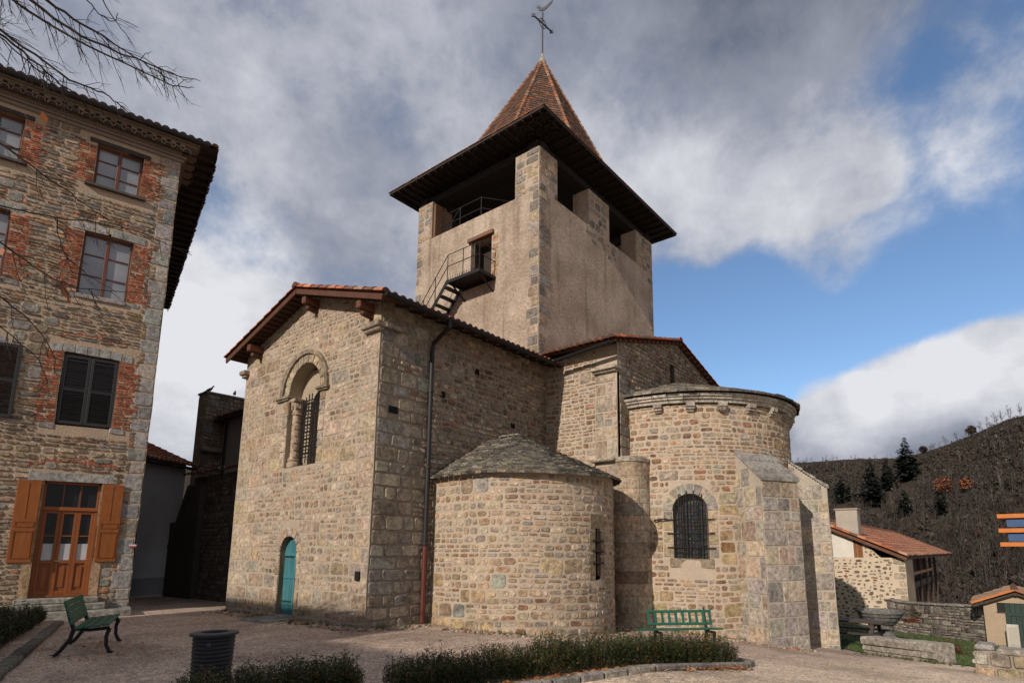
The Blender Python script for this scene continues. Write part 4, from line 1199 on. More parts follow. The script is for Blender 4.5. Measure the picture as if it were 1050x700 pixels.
masonry(mb, Mw2, 10.8, 20, 3.5, 8.6, STY_EAST); backing(mb, Mw2, 10.8, 20, -.3, 8.62, (.15, .125, .10))
mb.box((-28.23, 15.4, 8.66), (.9, 9.3, .09), (.2, .18, .15)); mb.box((-28.64, 15.4, 4), (.04, 9.2, 9), (.2, .17, .14))
mb.box((-27.7, 11.15, 6.05), (.25, .9, .22), (.22, .2, .17), 0, ch=.04)
mb.build('west_wall', ['rubble_stone', 'mortar'], church)
mb = MB(116)
mb.tube([(-27.4, 11.56, 7.4), (-27.4, 11.56, 4.5)], .05, 7, (.02, .02, .02))
mb.build('downpipe', 'iron', church)
# ------------------------------------------------------------------ tall stone house on the left
HC = Vector((-19.02, 5.98, 0)); HD = Vector((sin(.257), cos(.257), 0)); HN = Vector((HD.y, -HD.x, 0))
Mh_ = plane_map(HC, -HD, HN, .04, 31)                 # u runs from the corner to the left
Mh = Mh_
def Hp(u, z, h): p = HC - HD * u + HN * h; return Vector((p.x, p.y, z))
HA = (-HD, HN, Vector((0, 0, 1)))
house = thing('stone_house', 'tall rubble stone house with red brick window surrounds, shutters and an orange double door', 'house', HC)
HS = [((.30, .225, .15), 3), ((.22, .165, .12), 3), ((.34, .275, .205), 2.4), ((.18, .17, .16), 1.6), ((.25, .24, .22), 1.5), ((.29, .16, .10), .8), ((.15, .13, .11), 1)]
STY_H = dict(ch=(.22, .36), pbig=.06, bw=(.25, .5), sub=[2, 2, 3, 3, 4], sw=(.12, .46), min=.06, jt=.034, rel=.026, rnd=.48, pal=HS, big=[((.24, .225, .20), 2), ((.2, .16, .12), 1)])
GREYASH = [((.30, .295, .285), 3), ((.25, .25, .245), 2), ((.34, .315, .28), 1), ((.27, .235, .19), 1)]
BRICK = [((.36, .115, .063), 3), ((.29, .088, .05), 2), ((.40, .155, .085), 2), ((.22, .09, .06), 1)]
MORT_H = (.40, .315, .235)
HW = 9.0
wins = []                                             # axis, half width, sill, head, storey
for uc in (1.45, 4.05, 6.65):
    wins += [(uc, .53, 11.86, 13.12, 3), (uc, .56, 8.60, 10.42, 2), (uc, .58, 4.95, 6.86, 1)]
door_u, door_hw, door_z0, door_z1 = 1.48, .59, .47, 3.42
opens = [rect_hole(uc - hw, uc + hw, a, b) for uc, hw, a, b, _ in wins] + [rect_hole(door_u - door_hw, door_u + door_hw, -.5, door_z1)]
resv = [rect_hole(uc - hw - .36, uc + hw + .36, a - .16, b + (.24 if k != 3 else .14)) for uc, hw, a, b, k in wins] + [rect_hole(door_u - door_hw - .2, door_u + door_hw + .2, -.5, door_z1 + .26)]
mb = MB(201)
masonry(mb, Mh, .45, HW, -.2, 13.45, STY_H, resv)
backing(mb, Mh, 0, HW, -.3, 13.5, MORT_H, opens)
v = -.15; k = 0
while v < 13.4:                                       # long and short corner stones
    H = min(mb.R.uniform(.3, .5), 13.45 - v); k += 1; wq = .45 if k % 2 else mb.R.uniform(.24, .36)
    stone(mb, Mh, 0, wq, v, v + H, jit(pick(GREYASH, mb.R), mb.R, .2), .02, .014, .12)
    if wq < .42:
        q = v
        while q < v + H - .03:
            hh = min(mb.R.uniform(.07, .12), v + H - q); stone(mb, Mh, wq, .45, q, q + hh, jit(pick(HS, mb.R), mb.R, .2), .02, .02, .3); q += hh
    v += H
def bricks(u0, u1, v0, v1, ragged=0):
    v = v0
    while v < v1 - .02:
        u = u0 - (mb.R.uniform(0, .24) if ragged < 0 else 0); ue = u1 + (mb.R.uniform(0, .24) if ragged > 0 else 0)
        while u < ue - .04:
            wd = mb.R.uniform(.14, .26); wd = wd if u + wd < ue - .08 else ue - u
            if mb.R.random() < .95: stone(mb, Mh, u, u + wd, v, min(v + .062, v1), jit(pick(BRICK if mb.R.random() < .9 else HS, mb.R), mb.R, .26), .016, .016, .2)
            u += wd
        v += .062
for uc, hw, a, b, k in wins:
    bricks(uc - hw - .34, uc - hw - .005, a + .0, b, -1); bricks(uc + hw + .005, uc + hw + .34, a + .0, b, 1)
    if k == 2:                                        # grey stone lintel, sill blocks and brick relieving course
        for s_ in (-1, 1): stone(mb, Mh, *sorted((uc + s_ * .02, uc + s_ * (hw + .3))), b + .005, b + .23, jit(GREYASH[0][0], mb.R), .012, .016, .08)
        for j in range(16): 
            x = uc - .85 + 1.7 * j / 16; dz = .16 * (1 - ((x + .05 - uc) / .85) ** 2)
            stone(mb, Mh, x, x + .1, b + .28 + dz, b + .44 + dz, jit(pick(BRICK, mb.R), mb.R, .2), .03, .014, .15)
    if k == 1:
        n_ = 7
        for j in range(n_):                           # segmental arch of grey stone
            x0, x1 = uc - hw - .3 + (2 * hw + .6) * j / n_, uc - hw - .3 + (2 * hw + .6) * (j + 1) / n_
            f_ = lambda x: .10 * (1 - ((x - uc) / (hw + .3)) ** 2)
            poly_stone(mb, Mh, [(x0 + .004, b - .02 + f_(x0) * .6), (x1 - .004, b - .02 + f_(x1) * .6), (x1 - .004, b + .18 + f_(x1)), (x0 + .004, b + .18 + f_(x0))], jit(GREYASH[0][0], mb.R, .1), .016, .06)
        for j in range(13):
            x = uc - .72 + 1.44 * j / 13; dz = .2 * (1 - ((x + .05 - uc) / .75) ** 2)
            stone(mb, Mh, x, x + .1, b + .34 + dz, b + .48 + dz, jit(pick(BRICK, mb.R), mb.R, .2), .03, .014, .15)
    if k in (1, 2):
        for s_ in (-1, 1): stone(mb, Mh, *sorted((uc + s_ * (hw - .02), uc + s_ * (hw + .34))), a - .16, a - .0, jit(GREYASH[0][0], mb.R), .014, .018, .1)
    reveal(mb, Mh, [(uc - hw, a), (uc + hw, a), (uc + hw, b), (uc - hw, b)], .22, (.26, .17, .115), 1)
# doorway: plastered jambs, long grey lintel, brick relieving arch
stone(mb, Mh, door_u - door_hw - .34, door_u + door_hw + .34, door_z1, door_z1 + .25, (.30, .295, .28), .01, .03, .1)
for j in range(18):
    x = door_u - .95 + 1.9 * j / 18; dz = .17 * (1 - ((x + .05 - door_u) / .95) ** 2)
    stone(mb, Mh, x, x + .105, door_z1 + .34 + dz, door_z1 + .50 + dz, jit(pick(BRICK, mb.R), mb.R, .2), .03, .014, .15)
for s_ in (-1, 1):
    u0, u1 = sorted((door_u + s_ * door_hw, door_u + s_ * (door_hw + .19)))
    stone(mb, Mh, u0, u1, .0, 1.5, jit((.38, .26, .16), mb.R, .06), .004, .02, .03); stone(mb, Mh, u0, u1, 1.5, door_z1, (.36, .25, .155), .004, .02, .03)
reveal(mb, Mh, [(door_u - door_hw, .3), (door_u + door_hw, .3), (door_u + door_hw, door_z1), (door_u - door_hw, door_z1)], .2, (.34, .23, .15), 1)
DEP = 14.9
for (u0, h0, u1, h1) in ((0, 0, 0, -DEP), (0, -DEP, HW, -DEP), (HW, -DEP, HW, 0)):
    mb.poly([Hp(u0, -.3, h0), Hp(u1, -.3, h1), Hp(u1, 13.6, h1), Hp(u0, 13.6, h0)], (.22, .17, .12), 1)
mb.build('wall', ['rubble_stone', 'mortar'], house)

RED = (.115, .042, .026)
def casement(parent, uc, hw, a, b, nbar, col=RED, dep=.16):
    mb = MB(210)
    fr = .06
    for s_ in (-1, 1): mb.box(Hp(uc + s_ * (hw - fr / 2), (a + b) / 2, -dep), (fr, .07, b - a), col, ax=HA, ch=.006)
    for z in (a + fr / 2, b - fr / 2): mb.box(Hp(uc, z, -dep), (2 * hw, .07, fr), col, ax=HA, ch=.006)
    mb.box(Hp(uc, (a + b) / 2, -dep + .01), (.085, .08, b - a - .02), col, ax=HA, ch=.008)
    for j in range(nbar):
        z = a + (b - a) * (j + 1) / (nbar + 1); mb.box(Hp(uc, z, -dep), (2 * hw, .04, .03), col, ax=HA)
    fo = mb.build('window', 'paint', parent)
    mb = MB(211); mb.poly([Hp(uc - hw, a, -dep - .01), Hp(uc + hw, a, -dep - .01), Hp(uc + hw, b, -dep - .01), Hp(uc - hw, b, -dep - .01)])
    mb.build('pane', 'curtained_glass', fo)
    return fo
def louvre(parent, u0, u1, a, b, h, col=(.019, .0185, .019)):
    mb = MB(212); hw = (u1 - u0) / 2; uc = (u0 + u1) / 2
    for s_ in (-1, 1): mb.box(Hp(uc + s_ * (hw - .035), (a + b) / 2, h), (.066, .04, b - a), jit(col, mb.R), ax=HA, ch=.005)
    for z in (a + .04, (a + b) / 2, b - .04): mb.box(Hp(uc, z, h), (2 * hw - .14, .036, .08), jit(col, mb.R), ax=HA)
    z = a + .1
    t = rad(38); ax = (-HD, HN * cos(t) - Vector((0, 0, 1)) * sin(t), HN * sin(t) + Vector((0, 0, 1)) * cos(t))
    while z < b - .09:
        mb.box(Hp(uc, z, h), (2 * hw - .13, .045, .01), jit(col, mb.R, .3), ax=ax); z += .046
    return mb.build('shutter', 'paint', parent)
for uc, hw, a, b, k in wins:
    if k == 1 and uc < 2:
        louvre(house, uc - hw + .005, uc - .004, a + .01, b - .02, -.03); louvre(house, uc + .004, uc + hw - .005, a + .01, b - .02, -.03)
        continue
    fo = casement(house, uc, hw, a, b, 2)
    if k == 1:
        louvre(house, uc - 2 * hw - .02, uc - hw - .01, a, b, .055); louvre(house, uc + hw + .01, uc + 2 * hw + .02, a, b, .055)
    mb = MB(213)
    if k == 3:
        mb.box(Hp(uc, a - .05, .02), (2 * hw + .34, .2, .075), (.075, .065, .058), ax=HA, ch=.008)
        mb.build('sill', 'wood', fo)
        mb = MB(214); mb.box(Hp(uc, b + .07, -.04), (2 * hw + .36, .14, .13), (.05, .038, .03), ax=HA, ch=.008); mb.build('lintel', 'wood', fo)
    else:
        mb.box(Hp(uc, a - .07, -.01), (2 * hw - .02, .12, .12), (.28, .27, .255), ax=HA, ch=.012); mb.build('sill', 'rubble_stone', fo)
mb = MB(215)
for uc in (1.45,): mb.poly([Hp(uc - .6, 4.9, -.12), Hp(uc + .6, 4.9, -.12), Hp(uc + .6, 6.9, -.12), Hp(uc - .6, 6.9, -.12)])
mb.build('window', 'window_glass', house)
# orange-brown glazed door with folded-back panelled shutters
OR = (.235, .072, .016)
mb = MB(220); dd_ = -.14
def hb(u, z, h, w_, d_, t_, col=OR, ch=.006): mb.box(Hp(u, z, h), (w_, d_, t_), jit(col, mb.R, .08), ax=HA, ch=ch)
for s_ in (-1, 1): hb(door_u + s_ * (door_hw - .035), 1.93, dd_, .07, .08, 2.96)
hb(door_u, 2.72, dd_ + .015, 2 * door_hw, .10, .09); hb(door_u, 3.39, dd_, 2 * door_hw, .08, .06); hb(door_u, .5, dd_, 2 * door_hw, .09, .06)
lw = (2 * door_hw - .14) / 3
for j in range(3):
    c = door_u - door_hw + .07 + lw * (j + .5)
    for s_ in (-1, 1): hb(c + s_ * (lw / 2 - .035), 1.6, dd_, .068, .06, 2.2)
    for z in (2.64, 1.36, .58): hb(c, z, dd_, lw - .13, .055, .09)
    hb(c, 2.02, dd_, lw - .13, .04, .03)
    hb(c, .97, dd_ - .01, lw - .13, .02, .70, (.20, .058, .014)); hb(c, .97, dd_ + .005, lw - .24, .02, .52)
for j in (1, 2): hb(door_u - door_hw + .07 + lw * j, 3.06, dd_, .05, .06, .62, (.10, .04, .02))
fd = mb.build('door', 'paint', house)
mb = MB(221); mb.poly([Hp(door_u - door_hw, 1.3, dd_ - .02), Hp(door_u + door_hw, 1.3, dd_ - .02), Hp(door_u + door_hw, 3.4, dd_ - .02), Hp(door_u - door_hw, 3.4, dd_ - .02)]); mb.build('pane', 'dark_glass', fd)
for j in range(3):
    c = door_u - door_hw + .07 + lw * (j + .5)
    mb = MB(222); mb.box(Hp(c, 1.61, dd_ - .008), (lw - .13, .006, .42), (.44, .45, .46), ax=HA); mb.build('curtain', 'plain', fd)
mb = MB(223); mb.tube([Hp(door_u + .17, 1.38, dd_ + .04), Hp(door_u + .17, 1.38, dd_ + .09), Hp(door_u + .06, 1.38, dd_ + .09)], .012, 6, (.2, .17, .1)); mb.build('handle', 'iron', fd)
for u0, u1 in ((.40, .86), (2.10, 2.56)):
    mb = MB(224); c = (u0 + u1) / 2; SH = (.27, .088, .02)
    hb(c, 2.38, .045, u1 - u0, .035, 2.06, SH)
    for a, b in ((1.40, 2.2), (2.34, 2.46), (2.56, 3.35)):
        pass
    for z0, z1 in ((1.46, 2.12), (2.24, 2.36)):
        for z in (z0, z1): hb(c, z, .066, u1 - u0 - .1, .012, .03, (.21, .066, .016), 0)
        for s_ in (-1, 1): hb(c + s_ * ((u1 - u0) / 2 - .06), (z0 + z1) / 2, .066, .03, .012, z1 - z0, (.21, .066, .016), 0)
    hb(c, 2.9, .064, .012, .01, .9, (.2, .06, .015), 0)
    mb.build('door_shutter', 'wood', house)
# steps
for z0, z1, a, b, d_ in ((-.1, .17, -.05, 2.75, .95), (.17, .33, .5, 2.45, .62), (.33, .47, .66, 2.3, .34)):
    mb = MB(225); mb.box(Hp((a + b) / 2, (z0 + z1) / 2, d_ / 2 + .02), (b - a, d_, z1 - z0), jit((.26, .245, .22), mb.R), ax=HA, ch=.025); mb.build('step', 'rubble_stone', house)
# cornice of moulded bands and tile scallops
mb = MB(230); CO = (.20, .165, .135)
for z, t_, pr in ((13.44, .10, .07), (13.53, .07, .13), (13.86, .06, .36), (13.93, .06, .42)):
    mb.box(Hp(HW / 2 - pr / 2, z, pr / 2), (HW + pr, pr, t_), CO, ax=HA, ch=.012)
    mb.box(Hp(-pr / 2, z, -1.0), (pr, 2.0, t_), CO, ax=HA)
mb.box(Hp(HW / 2, 13.7, .09), (HW, .16, .30), (.16, .125, .10), ax=HA)
mb.build('cornice', 'plaster', house)
mb = MB(231)
for j in range(38):
    u = -.1 + .24 * j; cl = jit((.21, .16, .125), mb.R, .18)
    for (ha, hb_, zz, off) in ((.14, .34, 13.68, 0),):
        A = []; B = []; A2 = []
        for q in range(9):
            t = pi * q / 8
            A.append(mb.v(Hp(u + .115 * cos(t), zz + .13 * sin(t) - .06, hb_))); B.append(mb.v(Hp(u + .115 * cos(t), zz + .13 * sin(t) - .06, .1))); A2.append(mb.v(Hp(u + .088 * cos(t), zz + .10 * sin(t) - .06, hb_)))
        for q in range(8): mb.f((A[q], A[q + 1], B[q + 1], B[q]), cl); mb.f((A[q], A2[q], A2[q + 1], A[q + 1]), cl)
        mb.f(A2, (.05, .04, .033))
    u += .12
    mb.box(Hp(u, 13.78, .22), (.14, .26, .08), cl, ax=HA)
mb.build('scallops', 'clay_tile', house)
# roof: hipped, deep boarded eaves on the right-hand side
mb = MB(232); EV, FV, EZh = .9, .52, 13.98
rzt = EZh + 2.6
front = Hp(-EV, EZh, FV); fl = Hp(HW + .5, EZh, FV); br = Hp(-EV, EZh, -DEP - .1); bl = Hp(HW + .5, EZh, -DEP - .1)
c0 = Hp(HW / 2, rzt, -5); c1 = Hp(HW / 2, rzt, -DEP + 4)
for q in ((front, fl, c0), (front, c0, c1, br), (br, c1, bl), (fl, bl, c1, c0)): mb.poly(q, (.2, .08, .05))
sl = (c0 - (front + fl) / 2)
canal_roof(mb, front, -HD, Vector((sl.x, sl.y, sl.z)), HW + EV + .5, 1.4, pal=OLDTILE, r=.095)
canal_roof(mb, front - HN * 1.0 + Vector((0, 0, -.02)), -HN, (HD * -1) * 5.0 + Vector((0, 0, 2.4)), DEP - .4, .9, pal=OLDTILE, r=.085)
rf = mb.build('roof', 'clay_tile', house)
mb = MB(233)
mb.poly([Hp(-EV, EZh - .04, FV - .05), Hp(-EV, EZh - .04, -DEP), Hp(.05, EZh - .04, -DEP), Hp(.05, EZh - .04, FV - .05)], (.035, .026, .02))
mb.box(Hp(-EV, EZh - .06, -DEP / 2 - .0), (.03, DEP + .3, .15), (.04, .03, .025), ax=HA)
for k in range(30): mb.box(Hp(-.43, EZh - .11, -.1 - .5 * k), (.95, .08, .11), (.03, .022, .018), ax=HA)
mb.build('eaves', 'wood', rf)
mb = MB(234)
a, b = Hp(-EV + .25, EZh - .02, FV + .06), Hp(HW, EZh - .02, FV + .06); GC = (.03, .03, .032)
gutter(a, b, .085)
mb.build('gutter', 'iron', house)
mb = MB(235)
mb.box(Hp(.06, 1.79, .02), (.16, .012, .04), (.62, .6, .57), ax=HA); mb.build('trail_mark', 'plain', house)
mb = MB(236); mb.box(Hp(.06, 1.745, .02), (.16, .012, .04), (.42, .05, .04), ax=HA); mb.build('trail_mark', 'plain', house)

# ------------------------------------------------------------------ rendered building at the end of the passage
gb = thing('rendered_house', 'low grey rendered building with a red tiled roof in the dark passage', 'building', (-25.69, 8.24, 0))
GD = Vector((-.49, .872, 0)); GN = Vector((GD.y, -GD.x, 0)); G0 = Vector((-25.69, 8.24, 0))
mb = MB(240)
def Gp(u, z, h): p = G0 + GD * u + GN * h; return Vector((p.x, p.y, z))
for j in range(12):
    mb.poly([Gp(-3 + .4 * j, .62, 0), Gp(-2.6 + .4 * j, .62, 0), Gp(-2.6 + .4 * j, 5.2, 0), Gp(-3 + .4 * j, 5.2, 0)], (.29, .285, .275))
    mb.poly([Gp(-3 + .4 * j, -.3, .02), Gp(-2.6 + .4 * j, -.3, .02), Gp(-2.6 + .4 * j, .62, .02), Gp(-3 + .4 * j, .62, .02)], (.17, .165, .16))
mb.poly([Gp(1.8, -.3, 0), Gp(1.8, -.3, -6), Gp(1.8, 4.95, -6), Gp(1.8, 4.95, 0)], (.27, .265, .25))
mb.build('wall', 'plaster', gb)
mb = MB(241)
canal_roof(mb, Gp(2.1, 5.05, .35), -GD, -GN + Vector((0, 0, .42)), 5.0, 5.0, pal=TILE)
mb.box(Gp(-.45, 4.97, .2), (5.0, .3, .08), (.03, .025, .022), ax=(GD, GN, Vector((0, 0, 1))))
mb.build('roof', 'clay_tile', gb)

# ------------------------------------------------------------------ unseen houses added south of the square to cast shade over it
def plain_house(x0, x1, y0, y1, ze, zr, label, seed, col):
    root = thing('shade_house', label, 'house', ((x0 + x1) / 2, (y0 + y1) / 2, 0))
    mb = MB(seed); ym = (y0 + y1) / 2
    for q in ([(x0, y1), (x1, y1)], [(x1, y0), (x0, y0)]): mb.poly([(*q[0], -.3), (*q[1], -.3), (*q[1], ze), (*q[0], ze)], col)
    for x in (x0, x1): mb.poly([(x, y0, -.3), (x, y1, -.3), (x, y1, ze), (x, ym, zr), (x, y0, ze)], col)
    mb.build('wall', 'plaster', root)
    mb = MB(seed + 1); sl = (zr - ze) / (ym - y0)
    for sg, y in ((1, y0), (-1, y1)):
        mb.poly([(x0 - .3, y - sg * .5, ze - .5 * sl), (x1 + .3, y - sg * .5, ze - .5 * sl), (x1 + .3, ym, zr + .05), (x0 - .3, ym, zr + .05)], (.25, .10, .06))
    mb.build('roof', 'clay_tile', root)
    n_ = int((x1 - x0) / 2.6)
    for k in range(n_):
        for z in range(1, int(ze / 3.2)):
            mb = MB(seed + 2); x = x0 + (x1 - x0) * (k + .5) / n_
            mb.box((x, y1 + .01, z * 3.2 + .6), (1.0, .06, 1.6), (.12, .13, .15)); mb.build('window', 'window_glass', root)
plain_house(-15.6, -8.6, -24, -16, 12.5, 14.5, 'wider unseen house added behind the camera to shade the square', 285, (.36, .30, .24))
plain_house(-8.5, -3.6, -24.5, -16.5, 11.5, 13.7, 'narrow unseen house added behind the camera to shade the square', 289, (.30, .27, .24))

# ------------------------------------------------------------------ benches
BG = (.010, .085, .050)
def bench_parts(root, Ls, Lb, off, slats):
    """local frame: x along the bench, y towards the front, z up"""
    R = random.Random(5)
    mb = MB(301)
    for k in range(4): mb.box((0, -.03 + .115 * k, .435 + (.006 if k == 3 else 0) + .01 * k), (Ls, .10, .035), jit(BG, R, .1), ch=.008, ax=(Vector((1, 0, 0)), Vector((0, cos(.08), sin(.08))), Vector((0, -sin(.08), cos(.08)))))
    mb.build('seat', 'paint', root, local=True)
    mb = MB(302); ax = (Vector((1, 0, 0)), Vector((0, cos(.3), sin(.3))), Vector((0, -sin(.3), cos(.3))))
    def bp(x, t): return Vector((off + x, -.13 - .3 * t, .50 + .95 * t))
    if slats:
        for t in (.02, .27): mb.box(bp(0, t), (Lb, .04, .05), BG, ch=.008, ax=ax)
        for k in range(10): mb.box(bp(-Lb / 2 + .03 + (Lb - .06) * k / 9, .145), (.05, .03, .24), jit(BG, R, .1), ch=.006, ax=ax)
    else:
        for k in range(4): mb.box(bp(0, .035 + .1 * k), (Lb, .03, .092), jit(BG, R, .1), ch=.007, ax=ax)
    mb.build('backrest', 'paint', root, local=True)
    for s_ in (-1, 1):
        x = s_ * (Lb / 2 - .14) + off; IRN = (.014, .015, .016)
        mb = MB(303)
        mb.tube([(x, .36, .40), (x, .33, .28), (x, .34, .14), (x, .39, .03), (x, .44, .012)], [.032, .028, .027, .03, .022], 7, IRN)
        mb.build('leg', 'iron', root, local=True)
        mb = MB(304)
        mb.tube([(x, -.24, .83), (x, -.17, .58), (x, -.10, .42), (x, -.13, .26), (x, -.24, .08), (x, -.31, .012)], [.018, .026, .034, .032, .03, .024], 7, IRN)
        mb.tube([(x, -.10, .42), (x, .1, .385), (x, .36, .405)], [.03, .026, .03], 7, IRN)
        mb.build('leg', 'iron', root, local=True)
b1 = thing('park_bench', 'dark green slatted park bench with black iron legs beside the left hedge', 'bench', (-12.62, 3.42, 0), 'green park benches')
bench_parts(b1, 1.75, 1.75, 0, False)
b1.rotation_euler = (0, 0, math.atan2(.36, -.93) + pi)
b1.rotation_euler = (0, 0, math.atan2(-.36, .93))
b1.rotation_euler.z += 0
b2 = thing('park_bench', 'bright green bench with upright back slats against the apse wall', 'bench', (-5.34, 11.05, h_ground(-5.34, 11.05) - .03), 'green park benches')
bench_parts(b2, 1.66, 1.34, -.12, True)
b2.rotation_euler = (0, 0, YAW + pi + .10)

# ------------------------------------------------------------------ litter bin
bn = thing('litter_bin', 'black ribbed cylindrical litter bin with a flat rim behind the hedge', 'bin', (-7.46, 3.24, -.05))
bn.scale = (.94, .94, .98)
mb = MB(311); BK = (.028, .029, .033)
prof = [(.20, 0.02)]
for k in range(15):
    z = .05 + .68 * k / 15; r = .205 + .022 * k / 15
    prof += [(r, z), (r + .010, z + .012), (r + .010, z + .026), (r, z + .036)]
prof += [(.232, .735), (.232, .75)]
mb.lathe((0, 0, 0), prof, 40, BK); mb.lathe((0, 0, 0), [(.0, .06), (.2, .06), (.222, .74)], 32, (.012, .012, .013))
body = mb.build('bin_body', 'iron', bn, local=True, smooth=False)
mb = MB(312); mb.lathe((0, 0, 0), [(.15, .752), (.27, .748), (.272, .765), (.265, .775), (.16, .782), (.15, .77), (.15, .752)], 40, (.04, .042, .046)); mb.build('rim', 'iron', bn, local=True)
mb = MB(313); a_ = rad(-35); mb.box((.245 * cos(a_), .245 * sin(a_), .66), (.03, .05, .05), (.05, .05, .055), rz=a_, ch=.006); mb.build('lock', 'iron', bn, local=True)

# ------------------------------------------------------------------ hedges
def hedge(name, label, pts, wd, ht, n, seed, cols, group=None, leaf=.029):
    """pts: centre line on the ground; leaves on upright shoots filling the volume"""
    mb = MB(seed); R = mb.R
    segs = []; tot = 0
    for a, b in zip(pts, pts[1:]):
        l = math.hypot(b[0] - a[0], b[1] - a[1]); segs.append((a, b, l, tot)); tot += l
    def centre(s_):
        for a, b, l, t0 in segs:
            if s_ <= t0 + l or (a, b, l, t0) == segs[-1]:
                t = (s_ - t0) / l; return a[0] + (b[0] - a[0]) * t, a[1] + (b[1] - a[1]) * t, (b[0] - a[0]) / l, (b[1] - a[1]) / l
    nsh = n // 16
    # woody core
    for k in range(int(tot * 26)):
        x, y, dx, dy = centre(R.uniform(0, tot)); o = R.uniform(-wd * .4, wd * .4); x -= dy * o; y += dx * o; z = h_ground(x, y)
        mb.tube([(x, y, z - .02), (x + R.uniform(-.06, .06), y + R.uniform(-.06, .06), z + (ht if not hasattr(ht, '__len__') else ht[0]) * .7)], [.008, .004], 4, (.045, .033, .022), cap=False)
    for k in range(nsh):
        s_ = R.uniform(0, tot); x, y, dx, dy = centre(s_)
        edge = min(s_, tot - s_); end = min(1, .72 + edge / .4)
        clump = .80 + .34 * mnoise.noise(Vector((s_ * 1.5, seed, 0))) + .16 * mnoise.noise(Vector((s_ * 5, seed, 4)))
        o = R.uniform(-1, 1); o = math.copysign(abs(o) ** .65, o)
        hh = (ht if not hasattr(ht, '__len__') else ht[0] + (ht[1] - ht[0]) * s_ / tot) * clump * end * (1 - .28 * abs(o) ** 3)
        px_, py_ = x - dy * o * wd / 2, y + dx * o * wd / 2; gz = h_ground(px_, py_)
        z1 = gz + hh * R.uniform(.3, 1.0) + (R.uniform(.02, .13) if R.random() < .14 else 0)
        ln = R.uniform(.16, .3); lean = Vector((-dy * o * .35 + R.uniform(-.25, .25), dx * o * .35 + R.uniform(-.25, .25), 1)).normalized()
        tip = Vector((px_, py_, z1)); basep = tip - lean * ln
        autumn = R.random() < .09
        for q in range(16):
            t = R.random(); p = basep.lerp(tip, t)
            if p.z < gz + .03: continue
            ang = R.uniform(0, 2 * pi); out = Vector((cos(ang), sin(ang), R.uniform(.15, 1.0))).normalized()
            sd = out.cross(Vector((0, 0, 1)))
            sd = (sd + Vector((R.uniform(-.5, .5), R.uniform(-.5, .5), R.uniform(-.5, .5)))).normalized()
            l = leaf * R.uniform(.7, 1.35); c = cols[0] if R.random() < .55 else cols[1] if R.random() < .7 else cols[2]
            if autumn and R.random() < .6: c = cols[3]
            q0 = p + out * .006
            mb.poly([q0, q0 + out * l * .5 + sd * l * .23, q0 + out * l, q0 + out * l * .5 - sd * l * .23], jit(c, R, .3))
    o = mb.build(name, 'leaf', None)
    return tag(o, label, 'hedge', group)
GRN = [(.036, .046, .014), (.022, .031, .010), (.080, .075, .024), (.20, .085, .025)]
hedge('hedge', 'low dark green hedge with upright shoots in front of the litter bin', [(-6.62, 2.5), (-5.98, 4.18)], .72, .60, 56000, 321, GRN, 'low hedges')
hedge('hedge', 'long low green hedge with fallen leaves below it, edged by a stone kerb', [(-5.95, 4.60), (-5.0, 7.0), (-3.92, 9.85)], .76, (.50, .62), 120000, 322, GRN, 'low hedges')
hedge('hedge', 'dark green hedge at the left edge beside the kerb and bench', [(-11.9, 1.55), (-14.4, 2.35), (-18.4, 3.72)], .95, .55, 50000, 323, [(.028, .040, .015), (.020, .030, .011), (.05, .055, .02), (.10, .05, .02)], 'low hedges', .04)
# fallen leaves
mb = MB(331)
LV = [((.30, .11, .035), 3), ((.22, .085, .03), 2), ((.36, .18, .07), 2), ((.16, .075, .035), 2), ((.40, .26, .12), .6)]
def leafspot(x, y, s_=.05):
    R = mb.R; z = h_ground(x, y) + .012 + R.uniform(0, .02); a = R.uniform(0, 2 * pi)
    d = Vector((cos(a), sin(a), R.uniform(-.3, .4))) * s_ * R.uniform(.6, 1.3); e = Vector((-sin(a), cos(a), R.uniform(-.4, .4))) * s_ * .6
    p = Vector((x, y, z + .01)); mb.poly([p - d, p + e, p + d, p - e], jit(pick(LV, R), R, .25))
hl = [(-6.75, 2.15), (-5.95, 4.4), (-5.0, 7.0), (-3.98, 9.72)]
for k in range(1500):
    i = mb.R.choice((0, 1, 1, 2, 2, 2)); t = mb.R.random(); a, b = hl[i], hl[i + 1]
    off = .34 + abs(mb.R.gauss(0, .16)); dx, dy = b[0] - a[0], b[1] - a[1]; l = math.hypot(dx, dy)
    leafspot(a[0] + dx * t + dy / l * off, a[1] + dy * t - dx / l * off)
for k in range(160): leafspot(mb.R.uniform(-14, -11), mb.R.uniform(2.2, 4.2), .04)
for k in range(260): leafspot(mb.R.uniform(-12, 0), mb.R.uniform(4, 17), .025)
for k in range(150): leafspot(mb.R.uniform(-17, -11), Y0 - abs(mb.R.gauss(0, .25)) - .05, .035)
tag(mb.build('fallen_leaves', 'leaf'), 'brown and orange fallen leaves scattered below the hedges and on the gravel', 'leaves', kind='stuff')
